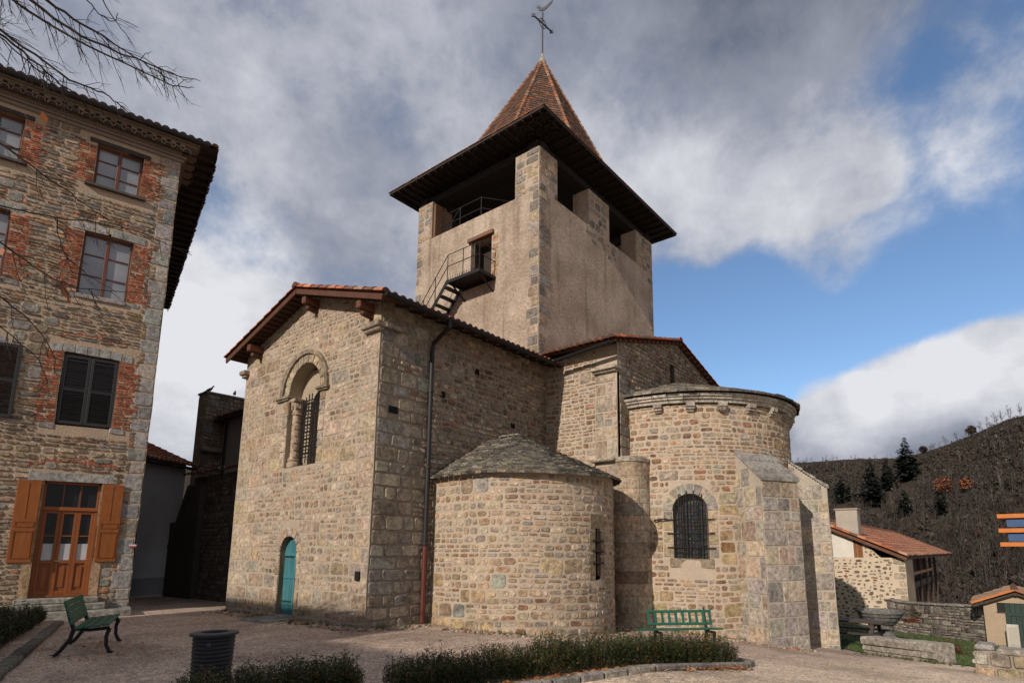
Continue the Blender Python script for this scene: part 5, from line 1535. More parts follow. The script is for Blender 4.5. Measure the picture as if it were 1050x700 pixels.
# rubble strip along the foot of the walls
mb = MB(332)
def pebble(x, y, s_):
    R = mb.R; z = h_ground(x, y); mb.box((x, y, z + s_ * .12), (s_ * R.uniform(.7, 1.5), s_ * R.uniform(.6, 1.1), s_ * .55), jit(pick([((.33, .27, .2), 2), ((.25, .2, .15), 2), ((.4, .34, .27), 1), ((.28, .15, .09), .7)], R), R, .2), rz=R.uniform(0, 3), ch=s_ * .16)
for k in range(650): pebble(mb.R.uniform(-17.3, -10.7), Y0 - .05 - abs(mb.R.gauss(0, .22)), mb.R.uniform(.03, .11))
for k in range(260): pebble(X0 + abs(mb.R.gauss(0, .18)), mb.R.uniform(7.6, 9.5), mb.R.uniform(.03, .1))
for k in range(520):
    a = mb.R.uniform(-1.7, 1.2); r = CR + .08 + abs(mb.R.gauss(0, .22)); pebble(CC[0] + r * cos(a), CC[1] + r * sin(a), mb.R.uniform(.03, .1))
for k in range(420):
    a = mb.R.uniform(-1.75, -.55); r = AR + .1 + abs(mb.R.gauss(0, .25)); pebble(AC[0] + r * cos(a), AC[1] + r * sin(a), mb.R.uniform(.03, .1))
for k in range(60):
    t = mb.R.random(); pebble(-4.95 + 1.0 * t, 15.05 + 1.1 * t - abs(mb.R.gauss(0, .12)), mb.R.uniform(.04, .16))
tag(mb.build('rubble', 'rubble_stone'), 'loose stones and gravel along the foot of the church walls', 'rubble', kind='stuff')
# weeds at the foot of the walls and along the kerbs
mb = MB(336)
def weed(x, y, s_):
    R = mb.R; z = h_ground(x, y)
    for q in range(R.randrange(5, 11)):
        a = R.uniform(0, 2 * pi); e = R.uniform(.3, 1.3); d = Vector((cos(a) * cos(e), sin(a) * cos(e), sin(e))) * s_ * R.uniform(.5, 1.2); n_ = Vector((-sin(a), cos(a), 0)) * s_ * .09
        p = Vector((x + R.uniform(-.02, .02), y + R.uniform(-.02, .02), z)); mb.poly([p - n_, p + d * .6 - n_ * .7, p + d, p + d * .6 + n_ * .7, p + n_], jit(R.choice(((.06, .085, .025), (.045, .065, .02), (.13, .11, .05))), R, .3))
for k in range(70): weed(mb.R.uniform(-17.2, -11), Y0 - .06 - abs(mb.R.gauss(0, .12)), mb.R.uniform(.05, .14))
for k in range(40): weed(X0 + .06 + abs(mb.R.gauss(0, .1)), mb.R.uniform(7.8, 9.4), mb.R.uniform(.05, .13))
for k in range(70):
    a = mb.R.uniform(-1.6, .8); r = CR + .08 + abs(mb.R.gauss(0, .12)); weed(CC[0] + r * cos(a), CC[1] + r * sin(a), mb.R.uniform(.05, .14))
for k in range(70):
    a = mb.R.uniform(-1.7, -.5); r = AR + .08 + abs(mb.R.gauss(0, .14)); weed(AC[0] + r * cos(a), AC[1] + r * sin(a), mb.R.uniform(.06, .16))
for k in range(90):
    t = mb.R.random(); weed(-3.3 + t * 2.2 + mb.R.uniform(-.2, .2), 18.4 - t * 1.6 - abs(mb.R.gauss(0, .25)), mb.R.uniform(.04, .12))
tag(mb.build('weeds', 'leaf'), 'small green weeds growing along the foot of the walls and the lawn edge', 'weeds', kind='stuff')
# kerbs
def kerb(pts, wd, ht, seed, label, ln=(.35, .75), col=(.22, .205, .18)):
    mb = MB(seed)
    for (x0, y0), (x1, y1) in zip(pts, pts[1:]):
        d = Vector((x1 - x0, y1 - y0, 0)); tot = d.length; d.normalize(); s_ = 0
        while s_ < tot - .05:
            l = min(mb.R.uniform(*ln), tot - s_); a = Vector((x0, y0, 0)) + d * (s_ + .01); b = Vector((x0, y0, 0)) + d * (s_ + l - .01)
            a.z = h_ground(a.x, a.y) + ht / 2 - .06; b.z = h_ground(b.x, b.y) + ht / 2 - .06
            mb.beam(a, b, wd * mb.R.uniform(.85, 1.1), ht + .1 + mb.R.uniform(-.012, .012), jit(col, mb.R, .2), ch=.02); s_ += l
    o = mb.build('kerb', 'rubble_stone'); o['kind'] = 'structure'; return o
kerb([(-6.35, 2.0), (-5.35, 4.3), (-4.62, 6.0), (-4.05, 7.6), (-3.55, 9.9), (-3.62, 10.35), (-3.95, 10.5)], .13, .10, 341, '')
kerb([(-10.0, 1.75), (-11.13, 2.1), (-17.3, 4.13)], .2, .09, 342, '', (.7, 1.2), (.16, .145, .125))
# doorstep slab
mb = MB(343); mb.box((-14.25, 7.35, .01), (1.1, .75, .09), (.26, .25, .235), rz=.05, ch=.02)
tag(mb.build('stone_slab', 'rubble_stone'), 'flat grey stone slab in front of the blue church door', 'slab')
# ------------------------------------------------------------------ lawn furniture east of the church
GZ = h_ground
# long moulded stone block
A_, B_ = Vector((-3.25, 19.05, 0)), Vector((-1.3, 17.25, 0)); d = (B_ - A_); LN = d.length; d.normalize(); nn = Vector((d.y, -d.x, 0))
if nn.y > 0: nn = -nn
sb = thing('stone_bench', 'long weathered moulded stone block lying at the edge of the lawn', 'stone block', (A_.x, A_.y, GZ(A_.x, A_.y)))
mb = MB(401)
za, zb = GZ(A_.x, A_.y), GZ(B_.x, B_.y)
prof = [(-.25, 0), (.20, 0), (.20, .12), (.24, .14), (.21, .26), (.27, .30), (.28, .44), (.24, .50), (-.22, .50), (-.26, .44)]
N_ = 18; rings = []
for k in range(N_ + 1):
    t = k / N_; c = A_.lerp(B_, t); z = za + (zb - za) * t - .03; ring = []
    tuck = .0 if 1 < k < N_ - 2 else .03
    for h, v in prof:
        wob = .014 * mnoise.noise(Vector((k * .9, h * 7, v * 7)))
        hh = h + wob + (0.04 if (k >= N_ - 3 and .1 < v < .3 and h > 0) else 0)
        ring.append(mb.v(Vector((c.x, c.y, z + v + wob)) + nn * hh))
    rings.append(ring)
for a, b in zip(rings, rings[1:]):
    for j in range(len(prof)): mb.f((a[j], a[(j + 1) % len(prof)], b[(j + 1) % len(prof)], b[j]), (.34, .315, .27))
mb.f(rings[0], (.33, .3, .26)); mb.f(rings[-1][::-1], (.33, .3, .26))
mb.build('block', 'rubble_stone', sb)
# picnic table
tx, ty = -4.0, 20.7; tz = GZ(tx, ty)
pt = thing('picnic_table', 'dark wooden picnic table with benches on the lawn beside the apse', 'table', (tx, ty, tz))
WD = (.055, .044, .036); yaw_t = YAW - .75; pt.rotation_euler = (0, 0, yaw_t)
mb = MB(411)
for k in range(4): mb.box((0, -.3 + .2 * k, .74), (2.0, .185, .05), jit(WD, mb.R), ch=.008)
mb.build('tabletop', 'wood', pt, local=True)
for s_ in (-1, 1):
    mb = MB(412)
    for k in range(2): mb.box((0, s_ * (.66 + .13 * k), .44), (2.0, .12, .045), jit(WD, mb.R), ch=.008)
    mb.build('seat', 'wood', pt, local=True)
    mb = MB(413)
    mb.box((s_ * .7, 0, .68), (.09, .76, .09), WD); mb.box((s_ * .7, 0, .385), (.09, 1.6, .09), WD)
    for q in (-1, 1): mb.beam((s_ * .7, q * .3, .7), (s_ * .7, q * .62, 0), .09, .1, WD)
    mb.build('trestle', 'wood', pt, local=True)
# stone basin on a pedestal
bx, by = -3.75, 24.5; bz = GZ(bx, by)
bs = thing('stone_basin', 'grey round stone basin on a pedestal in the lawn near the barn', 'basin', (bx, by, bz))
mb = MB(421); mb.lathe((0, 0, 0), [(.62, -.05), (.62, .10), (.50, .14), (.44, .2), (.40, .32), (.40, .52), (.44, .60)], 24, (.16, .155, .145)); mb.build('pedestal', 'rubble_stone', bs, local=True)
mb = MB(422); mb.lathe((0, 0, 0), [(.40, .58), (.50, .62), (.56, .70), (.60, .72), (.66, .84), (.71, .87), (.75, .97), (.80, 1.0), (.80, 1.07), (.70, 1.07), (.6, .95), (.3, .85), (0, .84)], 32, (.15, .147, .137)); mb.build('bowl', 'rubble_stone', bs, local=True)
# little dead fern beside it
def sprig(name, label, cat, x, y, z, r, n, col, seed, hgt, leafy=True):
    mb = MB(seed); R = mb.R
    for k in range(n):
        a = R.uniform(0, 2 * pi); e = R.uniform(.2, 1.3); ln = r * R.uniform(.5, 1.1)
        d = Vector((cos(a) * cos(e), sin(a) * cos(e), sin(e) * hgt)); p0 = Vector((x + R.uniform(-.1, .1) * r, y + R.uniform(-.1, .1) * r, z))
        p1 = p0 + d * ln * .6; p2 = p0 + d * ln + Vector((0, 0, -.12 * ln))
        mb.tube([p0, p1, p2], [.008, .006, .003], 3, (.06, .035, .02), cap=False)
        for q in range(9 if leafy else 3):
            t = R.random(); p = p0.lerp(p2, .25 + .75 * t); o = Vector((R.uniform(-1, 1), R.uniform(-1, 1), R.uniform(-.6, .8))).normalized(); s2 = Vector((R.uniform(-1, 1), R.uniform(-1, 1), R.uniform(-1, 1))).normalized()
            l = .055 * R.uniform(.6, 1.4); mb.poly([p, p + o * l * .5 + s2 * l * .3, p + o * l, p + o * l * .5 - s2 * l * .3], jit(pick(col, R), R, .3))
    return tag(mb.build(name, 'leaf'), label, cat)
sprig('red_shrub', 'small rusty red shrub on the lawn beside the long stone block', 'shrub', -1.5, 21.0, GZ(-1.5, 21) - .02, .62, 120, [((.10, .032, .02), 3), ((.16, .05, .022), 2), ((.06, .03, .022), 2)], 431, .9)
sprig('fern', 'tuft of rusty dead fern hanging behind the stone basin', 'fern', -2.85, 25.4, GZ(-2.85, 25.4) + .72, .42, 60, [((.18, .05, .02), 3), ((.12, .04, .02), 2)], 432, .5)
sprig('dry_shrub', 'pale brown leafless shrub growing over the garden wall', 'shrub', -2.95, 30.4, GZ(-2.95, 30.4) + .7, 1.25, 170, [((.10, .07, .045), 3), ((.08, .055, .04), 2)], 433, .9, False)
# garden wall
mb = MB(441)
ga, gb_ = Vector((-4.55, 31.9, 0)), Vector((-.25, 27.2, 0)); gd = (gb_ - ga); GL = gd.length; gd.normalize(); gn = Vector((gd.y, -gd.x, 0))
if gn.y > 0: gn = -gn
zg = lambda u: GZ(ga.x + gd.x * u, ga.y + gd.y * u)
Mgw = lambda a, b, h: Vector((ga.x + gd.x * a + gn.x * h, ga.y + gd.y * a + gn.y * h, zg(a) + b + .03 * mnoise.noise(Vector((a * 2, b * 2, 1)))))
GW = [((.24, .215, .185), 3), ((.18, .16, .14), 3), ((.30, .265, .22), 1.5), ((.13, .12, .11), 1.5)]
masonry(mb, Mgw, 0, GL, -.1, 1.32, dict(ch=(.16, .26), pbig=.1, bw=(.3, .5), sub=[1, 2, 2], sw=(.12, .36), jt=.03, rel=.035, rnd=.35, pal=GW, big=GW))
backing(mb, Mgw, 0, GL, -.3, 1.33, (.17, .15, .13))
u = 0
while u < GL:
    wd = mb.R.uniform(.3, .6); p = Mgw(u + wd / 2, 1.37, -.2); mb.box(p, (wd - .01, .52, mb.R.uniform(.06, .1)), jit((.25, .235, .21), mb.R, .2), ax=(gd, gn, Vector((0, 0, 1))), ch=.015); u += wd
p0, p1 = Mgw(0, -.3, -.4), Mgw(GL, -.3, -.4); p2, p3 = Mgw(GL, 1.33, -.4), Mgw(0, 1.33, -.4); mb.poly([p0, p1, p2, p3], (.18, .16, .14), 1)
tag(mb.build('garden_wall', ['rubble_stone', 'mortar']), 'grey rubble garden wall with flat coping between the barn and the shed', 'wall')
# low block wall in the right corner
mb = MB(451)
la, lb = Vector((-.62, 14.5, 0)), Vector((1.6, 14.3, 0)); ld = (lb - la); LL = ld.length; ld.normalize(); ln_ = Vector((ld.y, -ld.x, 0))
LW = [((.30, .27, .225), 3), ((.24, .235, .22), 2), ((.36, .29, .20), 2), ((.33, .24, .16), 1)]
Mlw = lambda a, b, h: Vector((la.x + ld.x * a + ln_.x * h, la.y + ld.y * a + ln_.y * h, GZ(la.x + ld.x * a, la.y + ld.y * a) + b + .04 * mnoise.noise(Vector((a * 2, b * 2, 4)))))
masonry(mb, Mlw, 0, LL, -.1, .44, dict(ch=(.2, .3), pbig=.75, bw=(.22, .5), sub=[1, 2], sw=(.15, .3), jt=.03, rel=.045, rnd=.32, pal=LW, big=LW))
backing(mb, Mlw, 0, LL, -.3, .44, (.30, .26, .21))
Mle = lambda a, b, h: la - ln_ * a - ld * h + Vector((0, 0, GZ(la.x, la.y) + b))
masonry(mb, Mle, 0, .5, -.1, .44, dict(ch=(.2, .3), pbig=.9, bw=(.22, .5), sub=[1, 2], sw=(.15, .3), jt=.03, rel=.03, rnd=.32, pal=LW, big=LW)); backing(mb, Mle, 0, .5, -.3, .44, (.30, .26, .21))
u = 0
while u < LL:
    wd = mb.R.uniform(.28, .55); p = Mlw(u + wd / 2, .47 + mb.R.uniform(-.015, .03), -.24); mb.box(p, (wd - .02, .56 * mb.R.uniform(.9, 1.05), .12), jit(pick(LW, mb.R), mb.R, .15), ax=(ld, ln_, Vector((0, 0, 1))), ch=.035); u += wd
tag(mb.build('low_wall', ['rubble_stone', 'mortar']), 'low wall of big pale stone blocks at the right edge of the gravel', 'wall')

# shed
sx, sy = -.72, 27.0; sz = GZ(sx, sy) - .05
sh = thing('shed', 'small rendered garden shed with a tiled roof and dark green plank door', 'shed', (sx, sy, sz))
SW, SHt, SA, SD = 1.95, 1.62, 2.0, 3.2
mb = MB(461)
CRM = (.36, .275, .19)
mb.poly([(0, 0, 0), (.62, 0, 0), (.62, 0, 1.25), (.40, 0, 1.25), (.40, 0, 1.60), (1.35, 0, 1.6), (SW, 0, 1.6), (SW, 0, SHt), (SW / 2, 0, SA), (0, 0, SHt)], CRM)
mb.poly([(0, 0, 0), (0, SD, 0), (0, SD, SHt), (0, 0, SHt)], CRM)
mb.poly([(0, 0, 0), (0, .01, 0), (0, .01, 1.6), (0, 0, 1.6)], CRM)
mb.poly([(SW, 0, 0), (SW, SD, 0), (SW, SD, SHt), (SW, 0, SHt)], CRM); mb.poly([(0, SD, 0), (SW, SD, 0), (SW, SD, SHt), (SW / 2, SD, SA), (0, SD, SHt)], CRM)
mb.build('wall', 'plaster', sh, local=True)
mb = MB(462); DG = (.028, .045, .038)
for k in range(5): mb.box((.70 + .15 * k, .03, .8), (.145, .04, 1.58), jit(DG, mb.R, .25), ch=.006)
for z in (.4, 1.2): mb.box((1.0, .0, z), (.7, .03, .09), jit(DG, mb.R))
mb.build('door', 'wood', sh, local=True)
mb = MB(463)
for k in range(4): mb.box((1.46 + .14 * k, .03 - .01 * (k % 2), .8), (.135, .04, 1.56), jit((.06, .062, .052), mb.R, .3), ch=.006)
mb.build('plank_panel', 'wood', sh, local=True)
mb = MB(464); mb.box((.51, .06, 1.42), (.22, .03, .34), (.02, .018, .016)); mb.box((.51, .02, 1.25), (.28, .06, .04), (.05, .04, .03)); mb.build('window', 'wood', sh, local=True)
mb = MB(465)
ss = (SA - SHt) / (SW / 2)
for s_ in (-1, 1):
    canal_roof(mb, (SW / 2 + s_ * (SW / 2 + .3), -.22 if s_ < 0 else -.22, SHt - .3 * ss + .03), (0, 1, 0), Vector((-s_, 0, ss)), SD + .4, (SW / 2 + .3) * math.sqrt(1 + ss * ss), pal=[((.25, .17, .11), 3), ((.20, .14, .10), 3), ((.30, .24, .16), 2), ((.28, .13, .075), 1.5)])
    ridge_tiles(mb, (SW / 2 + s_ * (SW / 2 + .3), -.2, SHt - .3 * ss + .05), (SW / 2, -.2, SA + .05), .09, [((.42, .16, .06), 1), ((.30, .12, .06), 1)])
ridge_tiles(mb, (SW / 2, -.22, SA + .05), (SW / 2, SD, SA + .05), .11, OLDTILE)
mb.build('roof', 'clay_tile', sh, local=True)
mb = MB(466); mb.beam((SW / 2, -.2, SA - .07), (SW / 2, .1, SA - .07), .09, .1, (.06, .04, .03))
for s_ in (-1, 1): mb.beam((SW / 2 + s_ * (SW / 2 + .3), -.17, SHt - .3 * ss - .05), (SW / 2, -.17, SA - .05), .03, .07, (.06, .04, .03))
mb.build('rafters', 'wood', sh, local=True)
mb = MB(467); x, y = .05, 26.4; mb.box((x, y, GZ(x, y) + .42), (.36, .1, .8), (.46, .42, .36), rz=.2, ch=.02); mb.box((x + .02, y - .06, GZ(x, y) + .42), (.24, .02, .62), (.40, .365, .31), rz=.2)
tag(mb.build('upright_stone', 'plaster'), 'pale upright dressed stone standing by the green shed door', 'stone')

# barn
by0 = 32.0; bxr = -3.66; bxl = -13.5
bz0 = GZ(-6, by0) - .4
barn = thing('barn', 'pale rubble stone barn with a sloping red tiled roof and timber porch', 'barn', (bxr, by0, bz0))
mb = MB(501); SLB = .455; ZR = 1.42
roofz = lambda x: ZR + (bxr - x) * SLB
xr_ = -7.6
BS = [((.20, .15, .10), 3), ((.15, .11, .08), 3), ((.24, .20, .15), 2), ((.22, .10, .055), 1), ((.12, .11, .10), 1)]
Mb = plane_map((0, by0, 0), (1, 0, 0), (0, -1, 0), .03, 41)
R = mb.R
def scatter(mb, M, u0, u1, v0, v1, tries, pal, holes=()):
    R = mb.R; placed = []
    for k in range(tries):
        wd = R.uniform(.11, .36); ht = R.uniform(.08, .2); u = R.uniform(u0 + .02, u1 - wd - .02); v = R.uniform(v0, v1 - ht)
        if any(h(v, v + ht) and h(v, v + ht)[0] < u + wd and h(v, v + ht)[1] > u for h in holes): continue
        if any(abs((u + wd / 2) - a) < (wd + b) / 2 - .005 and abs((v + ht / 2) - c) < (ht + d_) / 2 - .005 for a, b, c, d_ in placed): continue
        placed.append((u + wd / 2, wd, v + ht / 2, ht)); stone(mb, M, u, u + wd, v, v + ht, jit(pick(pal, R), R, .25), .035, .014, .55)
scatter(mb, Mb, -9.0, bxr - .45, bz0, 1.25, 9000, BS)
scatter(mb, Mb, -5.38, -4.7, 1.25, 2.0, 300, BS, [above_line(-5.38, 2.0, -4.6, 1.35, 1)])
backing(mb, Mb, bxl, bxr, bz0, 1.3, (.54, .455, .35)); backing(mb, Mb, -5.4, -4.6, 1.3, 2.05, (.54, .455, .35), [above_line(-5.38, 2.05, -4.6, 1.3, 1)], dv=.05)
mb.poly([(bxr, by0, bz0), (bxr, by0 + 3.0, bz0), (bxr, by0 + 3.0, 1.3), (bxr, by0, 1.3)], (.40, .32, .23), 1)
for k in range(8): stone(mb, Mb, bxr - (.5 if k % 2 else .3), bxr, -1.4 + .34 * k, -1.08 + .34 * k, jit((.38, .32, .24), R), .02, .02, .2)
mb.poly([(bxr - 1.4, by0 + 3.2, bz0), (bxr - 1.4, by0 + 26, bz0), (bxr - 1.4, by0 + 26, 1.7), (bxr - 1.4, by0 + 3.2, 1.7)], (.06, .045, .035), 1)
mb.build('wall', ['rubble_stone', 'mortar'], barn)
mb = MB(502)
mb.poly([(-6.86, by0 - .01, 1.3), (-5.8, by0 - .01, 1.3), (-5.8, by0 - .01, roofz(-5.8) - .08), (-6.86, by0 - .01, roofz(-6.86) - .08)], (.58, .54, .47))
mb.build('plaster_panel', 'plaster', barn)
mb = MB(503)
for x0, x1 in ((-5.8, -5.38), (-7.6, -6.88)):
    mb = MB(503); n_ = 4
    for k in range(n_):
        x = x0 + (x1 - x0) * (k + .5) / n_; zt = roofz(x) - .1; mb.box((x, by0 + .03, (1.3 + zt) / 2), ((x1 - x0) / n_ - .01, .04, zt - 1.3), jit((.23, .095, .038), mb.R, .2))
    mb.build('boards', 'wood', barn)
mb = MB(503)
mb.poly([(-5.4, by0 + .5, 1.2), (bxr, by0 + .5, 1.2), (bxr, by0 + .5, 1.45), (-5.4, by0 + .5, 2.2)], (.02, .015, .012))
mb.build('loft_opening', 'wood', barn)
mb = MB(504)
ln = (bxr + .12 - xr_) * math.sqrt(1 + SLB ** 2)
canal_roof(mb, (bxr + .12, by0 - .35, ZR - .05), (0, 1, 0), Vector((-1, 0, SLB)), 30, ln, sp=.24, row=.4, pal=OLDTILE + TILE[1:4], r=.1)
canal_roof(mb, (xr_ - 5.4, by0 - .35, roofz(xr_) - 5.4 * SLB), (0, 1, 0), Vector((1, 0, SLB)), 30, 5.4 * math.sqrt(1 + SLB ** 2), sp=.4, row=.8, pal=OLDTILE, r=.16)
ridge_tiles(mb, (xr_, by0 - .35, roofz(xr_) + .06), (xr_, by0 + 29, roofz(xr_) + .06), .14, TILE)
ridge_tiles(mb, (bxr + .12, by0 - .33, ZR), (xr_, by0 - .33, roofz(xr_) + .02), .11, TILE)
rf = mb.build('roof', 'clay_tile', barn)
mb = MB(505); mb.beam((bxr + .12, by0 - .3, ZR - .17), (xr_, by0 - .3, roofz(xr_) - .12), .04, .14, (.13, .06, .035))
mb.box((bxr, by0 + 14.5, ZR - .14), (.14, 29, .12), (.06, .04, .03))
mb.build('rafters', 'wood', rf)
mb = MB(506); cx = -6.05
mb.box((cx, by0 + .55, 3.0), (1.0, .75, 1.35), (.36, .32, .265), ch=.02); mb.box((cx, by0 + .55, 3.70), (1.1, .85, .08), (.32, .25, .19), ch=.015)
mb.build('chimney', 'plaster', rf)
for k in range(5):
    mb = MB(507); y = by0 + 3.4 + 3.3 * k; mb.box((bxr - .12, y, (bz0 + ZR) / 2 - .1), (.16, .16, ZR - bz0 - .2), (.05, .036, .028)); mb.build('post', 'wood', barn)
mb = MB(508)
mb.box((bxr - .1, by0 + 8, .46), (.12, 12, .14), (.26, .15, .09)); mb.box((bxr - .5, by0 + 9, -.15), (.8, 12, .3), (.035, .026, .02))
mb.box((bxr - .3, by0 + 2.9, -.6), (.3, .1, 1.3), (.30, .17, .10))
mb.build('gallery', 'wood', barn)

# apartment block with orange balconies, its end just inside the frame on the right
q = bearing(1026, 560, 62)
ap = thing('apartment_building', 'block with orange balcony slabs and blue panels beyond the shed at right', 'building', (q.x, q.y, -8))
ff = Vector((q.x, q.y, 0)).normalized(); rr_ = Vector((ff.y, -ff.x, 0)); UPV = Vector((0, 0, 1)); axb = (rr_, ff, UPV)
def apb(mb, x, y, z, dx, dy, dz, col): mb.box(q.xy.to_3d() + rr_ * x + ff * y + Vector((0, 0, z)), (dx, dy, dz), col, ax=axb)
mb = MB(511); apb(mb, 13, 6, -1.8, 16, 9, 12.5, (.36, .34, .31)); apb(mb, 13, 6, 4.65, 16.6, 9.6, .3, (.3, .28, .26)); mb.build('wall', 'plaster', ap)
for z in (4.55, 3.35, 2.2):
    mb = MB(512); apb(mb, 6.0, .9, z - .05, 12, 2.0, .34, (.50, .17, .045)); mb.build('balcony', 'plain', ap)
for z in (3.95, 2.75):
    mb = MB(513); apb(mb, 6.2, .2, z, 11.2, .06, .72, (.025, .07, .17)); mb.build('panel', 'paint', ap)
for x in (2.2, 5.2, 8.2, 11.2):
    mb = MB(514); apb(mb, x, -.15, .2, .12, .12, 8.0, (.33, .34, .36)); mb.build('post', 'paint', ap)
for z in (.9, -.2):
    mb = MB(515); apb(mb, 6.6, -.15, z, 9.0, .08, .08, (.33, .34, .36)); mb.build('rail', 'paint', ap)

# grass blades
mb = MB(521); R = mb.R; GC_ = [((.055, .095, .022), 3), ((.075, .105, .03), 2), ((.035, .07, .016), 2), ((.13, .12, .05), .6)]
cnt = 0
while cnt < 26000:
    x = R.uniform(-6.2, 1.2); y = 14.6 + (30 - 14.6) * R.random() ** 1.25
    if not lawn_keep(x, y): continue
    cnt += 1
    z = h_ground(x, y) + .015; a = R.uniform(0, 2 * pi); h = R.uniform(.035, .10); wv = R.uniform(.006, .012)
    dx, dy = cos(a) * wv, sin(a) * wv; bx_, by_ = R.uniform(-.05, .05), R.uniform(-.05, .05)
    mb.poly([(x - dx, y - dy, z), (x + dx, y + dy, z), (x + bx_, y + by_, z + h)], jit(pick(GC_, R), R, .25))
tag(mb.build('grass', 'leaf'), 'short green grass of the lawn east of the church', 'grass', kind='stuff')

# pigeons on the west wall
def pigeon(x, y, z, az, label):
    mb = MB(531); c = (.10, .095, .10)
    dirv = Vector((cos(az), sin(az), 0)); sdv = Vector((-sin(az), cos(az), 0))
    P = [(-.26, .06, .012, .03), (-.18, .09, .03, .03), (-.10, .13, .055, .06), (0, .16, .07, .075), (.08, .2, .06, .065), (.12, .26, .038, .045), (.14, .30, .036, .036), (.17, .315, .034, .034), (.195, .30, .018, .018), (.22, .29, .005, .005)]
    prev = None
    for a, b, rw, rh in P:
        cc = Vector((x, y, z + b * 1.0)) + dirv * a
        ring = [mb.v(cc + sdv * rw * cos(2 * pi * j / 8) + Vector((0, 0, rh * sin(2 * pi * j / 8)))) for j in range(8)]
        if prev:
            for j in range(8): mb.f((prev[j], prev[(j + 1) % 8], ring[(j + 1) % 8], ring[j]), jit(c, mb.R, .1))
        prev = ring
    for s_ in (-1, 1): mb.tube([Vector((x, y, z + .1)) + sdv * .03 * s_, Vector((x, y, z)) + sdv * .03 * s_ + dirv * .02], .008, 4, (.2, .08, .06))
    return tag(mb.build('pigeon', 'plain', smooth=True), label, 'bird', 'pigeons')
pigeon(-28.1, 11.0, 8.70, .6, 'grey pigeon perched on the outer corner of the west wall')
pigeon(-27.92, 12.0, 8.70, 2.6, 'grey pigeon further back along the top of the west wall')

# ------------------------------------------------------------------ woods on the hill
def bare_tree(mb, p, h, R, col, nb=9):
    p = Vector(p); lean = Vector((R.uniform(-.08, .08), R.uniform(-.08, .08), 1))
    topp = p + lean * h; r0 = h * .013 + .03
    mb.tube([p - Vector((0, 0, .5)), p.lerp(topp, .5) + Vector((R.uniform(-.1, .1), R.uniform(-.1, .1), 0)) * h * .1, topp], [r0, r0 * .65, r0 * .15], 3, col, cap=False)
    for k in range(nb):
        t = R.uniform(.22, .92); b = p.lerp(topp, t); a = R.uniform(0, 2 * pi); ln = h * (.42 - .28 * t) * R.uniform(.7, 1.2)
        d = Vector((cos(a) * .75, sin(a) * .75, R.uniform(.5, 1.1))); e = b + d * ln
        mb.tube([b, b.lerp(e, .5) + Vector((0, 0, .03 * h)), e], [r0 * .5, r0 * .33, r0 * .1], 3, col, cap=False)
        for q in range(5):
            b2 = b.lerp(e, R.uniform(.3, 1.0)); a2 = a + R.uniform(-1.5, 1.5); e2 = b2 + Vector((cos(a2) * .6, sin(a2) * .6, R.uniform(.3, 1))) * ln * R.uniform(.3, .6)
            rr = r0 * .3
            s3 = Vector((-sin(a2), cos(a2), 0)) * rr
            mb.poly([b2 - s3, b2 + s3, e2], col)
def hill_at(R, lo=.05, hi=.97, p0=720, p1=1140):
    px = R.uniform(p0, p1); t = R.uniform(lo, hi); return hill_point(px, t), t, px
CON = ((938, 492, 46, 15, 'tallest dark conifer standing above the hill line', 611), (899, 518, 48, 16, 'broad dark conifer low on the hillside beside the apse buttress', 613),
       (916, 502, 34, 9, 'slender dark conifer between the two largest conifers', 615), (970, 526, 24, 11, 'small dark conifer among brown bare trees', 617), (932, 529, 28, 13, 'squat dark conifer below the tallest conifer', 619), (868, 514, 26, 14, 'dark conifer at the left foot of the hill above the barn roof', 621))
RUS = ((974, 508, 20, 'rusty orange tree just right of the tallest conifer', 631), (998, 505, 15, 'smaller rusty orange tree among the grey woods', 633))
def on_hill(px, py):
    best = None
    for k in range(200):
        t = k / 200; pnt = hill_point(px, t)
        d = pnt - EYE; z = d.dot(_f); y = 463.504 - 596.461 * d.dot(_u) / z
        if best is None or abs(y - py) < best[0]: best = (abs(y - py), pnt, z, t)
    return best[1], best[2], best[3]
KEEP = [(c[0], c[3] * .6, on_hill(c[0], c[1])[2]) for c in CON] + [(c[0], c[2] * .5, on_hill(c[0], c[1])[2]) for c in RUS]
def clear(px, t):
    return all(abs(px - a) > b_ or not (tt - .09 < t < tt + .01) for a, b_, tt in KEEP)
mb = MB(601); R = mb.R
WC_ = [((.052, .044, .038), 4), ((.062, .053, .046), 2), ((.11, .098, .086), .55), ((.060, .042, .034), 1.6), ((.042, .037, .032), 2)]
for k in range(3300):
    pnt, t, px = hill_at(R, .0, .93)
    if clear(px, t): bare_tree(mb, pnt, R.uniform(3.5, 7.5) * (1 if t < .6 else .8), R, jit(pick(WC_, R), R, .25), 7)
tag(mb.build('bare_woodland', 'bark'), 'grey brown leafless woodland covering the hillside', 'woods', kind='stuff')
mb = MB(602); R = mb.R                               # undergrowth: leaf clumps in browns
UC = [((.056, .046, .036), 4), ((.048, .041, .033), 3), ((.072, .045, .032), 1.0), ((.045, .043, .029), 1.5), ((.034, .036, .026), .8)]
for k in range(11500):
    pnt, t, px = hill_at(R, .0, 1.0); c = pick(UC, R); s0 = R.uniform(.6, 1.6) * (1 if t < .93 else .5)
    if not clear(px, t): continue
    for q in range(9):
        o = Vector((R.gauss(0, .5), R.gauss(0, .5), R.uniform(0, 1.1))) * s0; d = Vector((R.uniform(-1, 1), R.uniform(-1, 1), R.uniform(-.3, 1))).normalized() * s0 * .42; e = d.cross(Vector((R.uniform(-1, 1), R.uniform(-1, 1), R.uniform(-1, 1)))).normalized() * s0 * .28
        m_ = pnt + o; mb.poly([m_ - d, m_ + e, m_ + d, m_ - e], jit(c, R, .35))
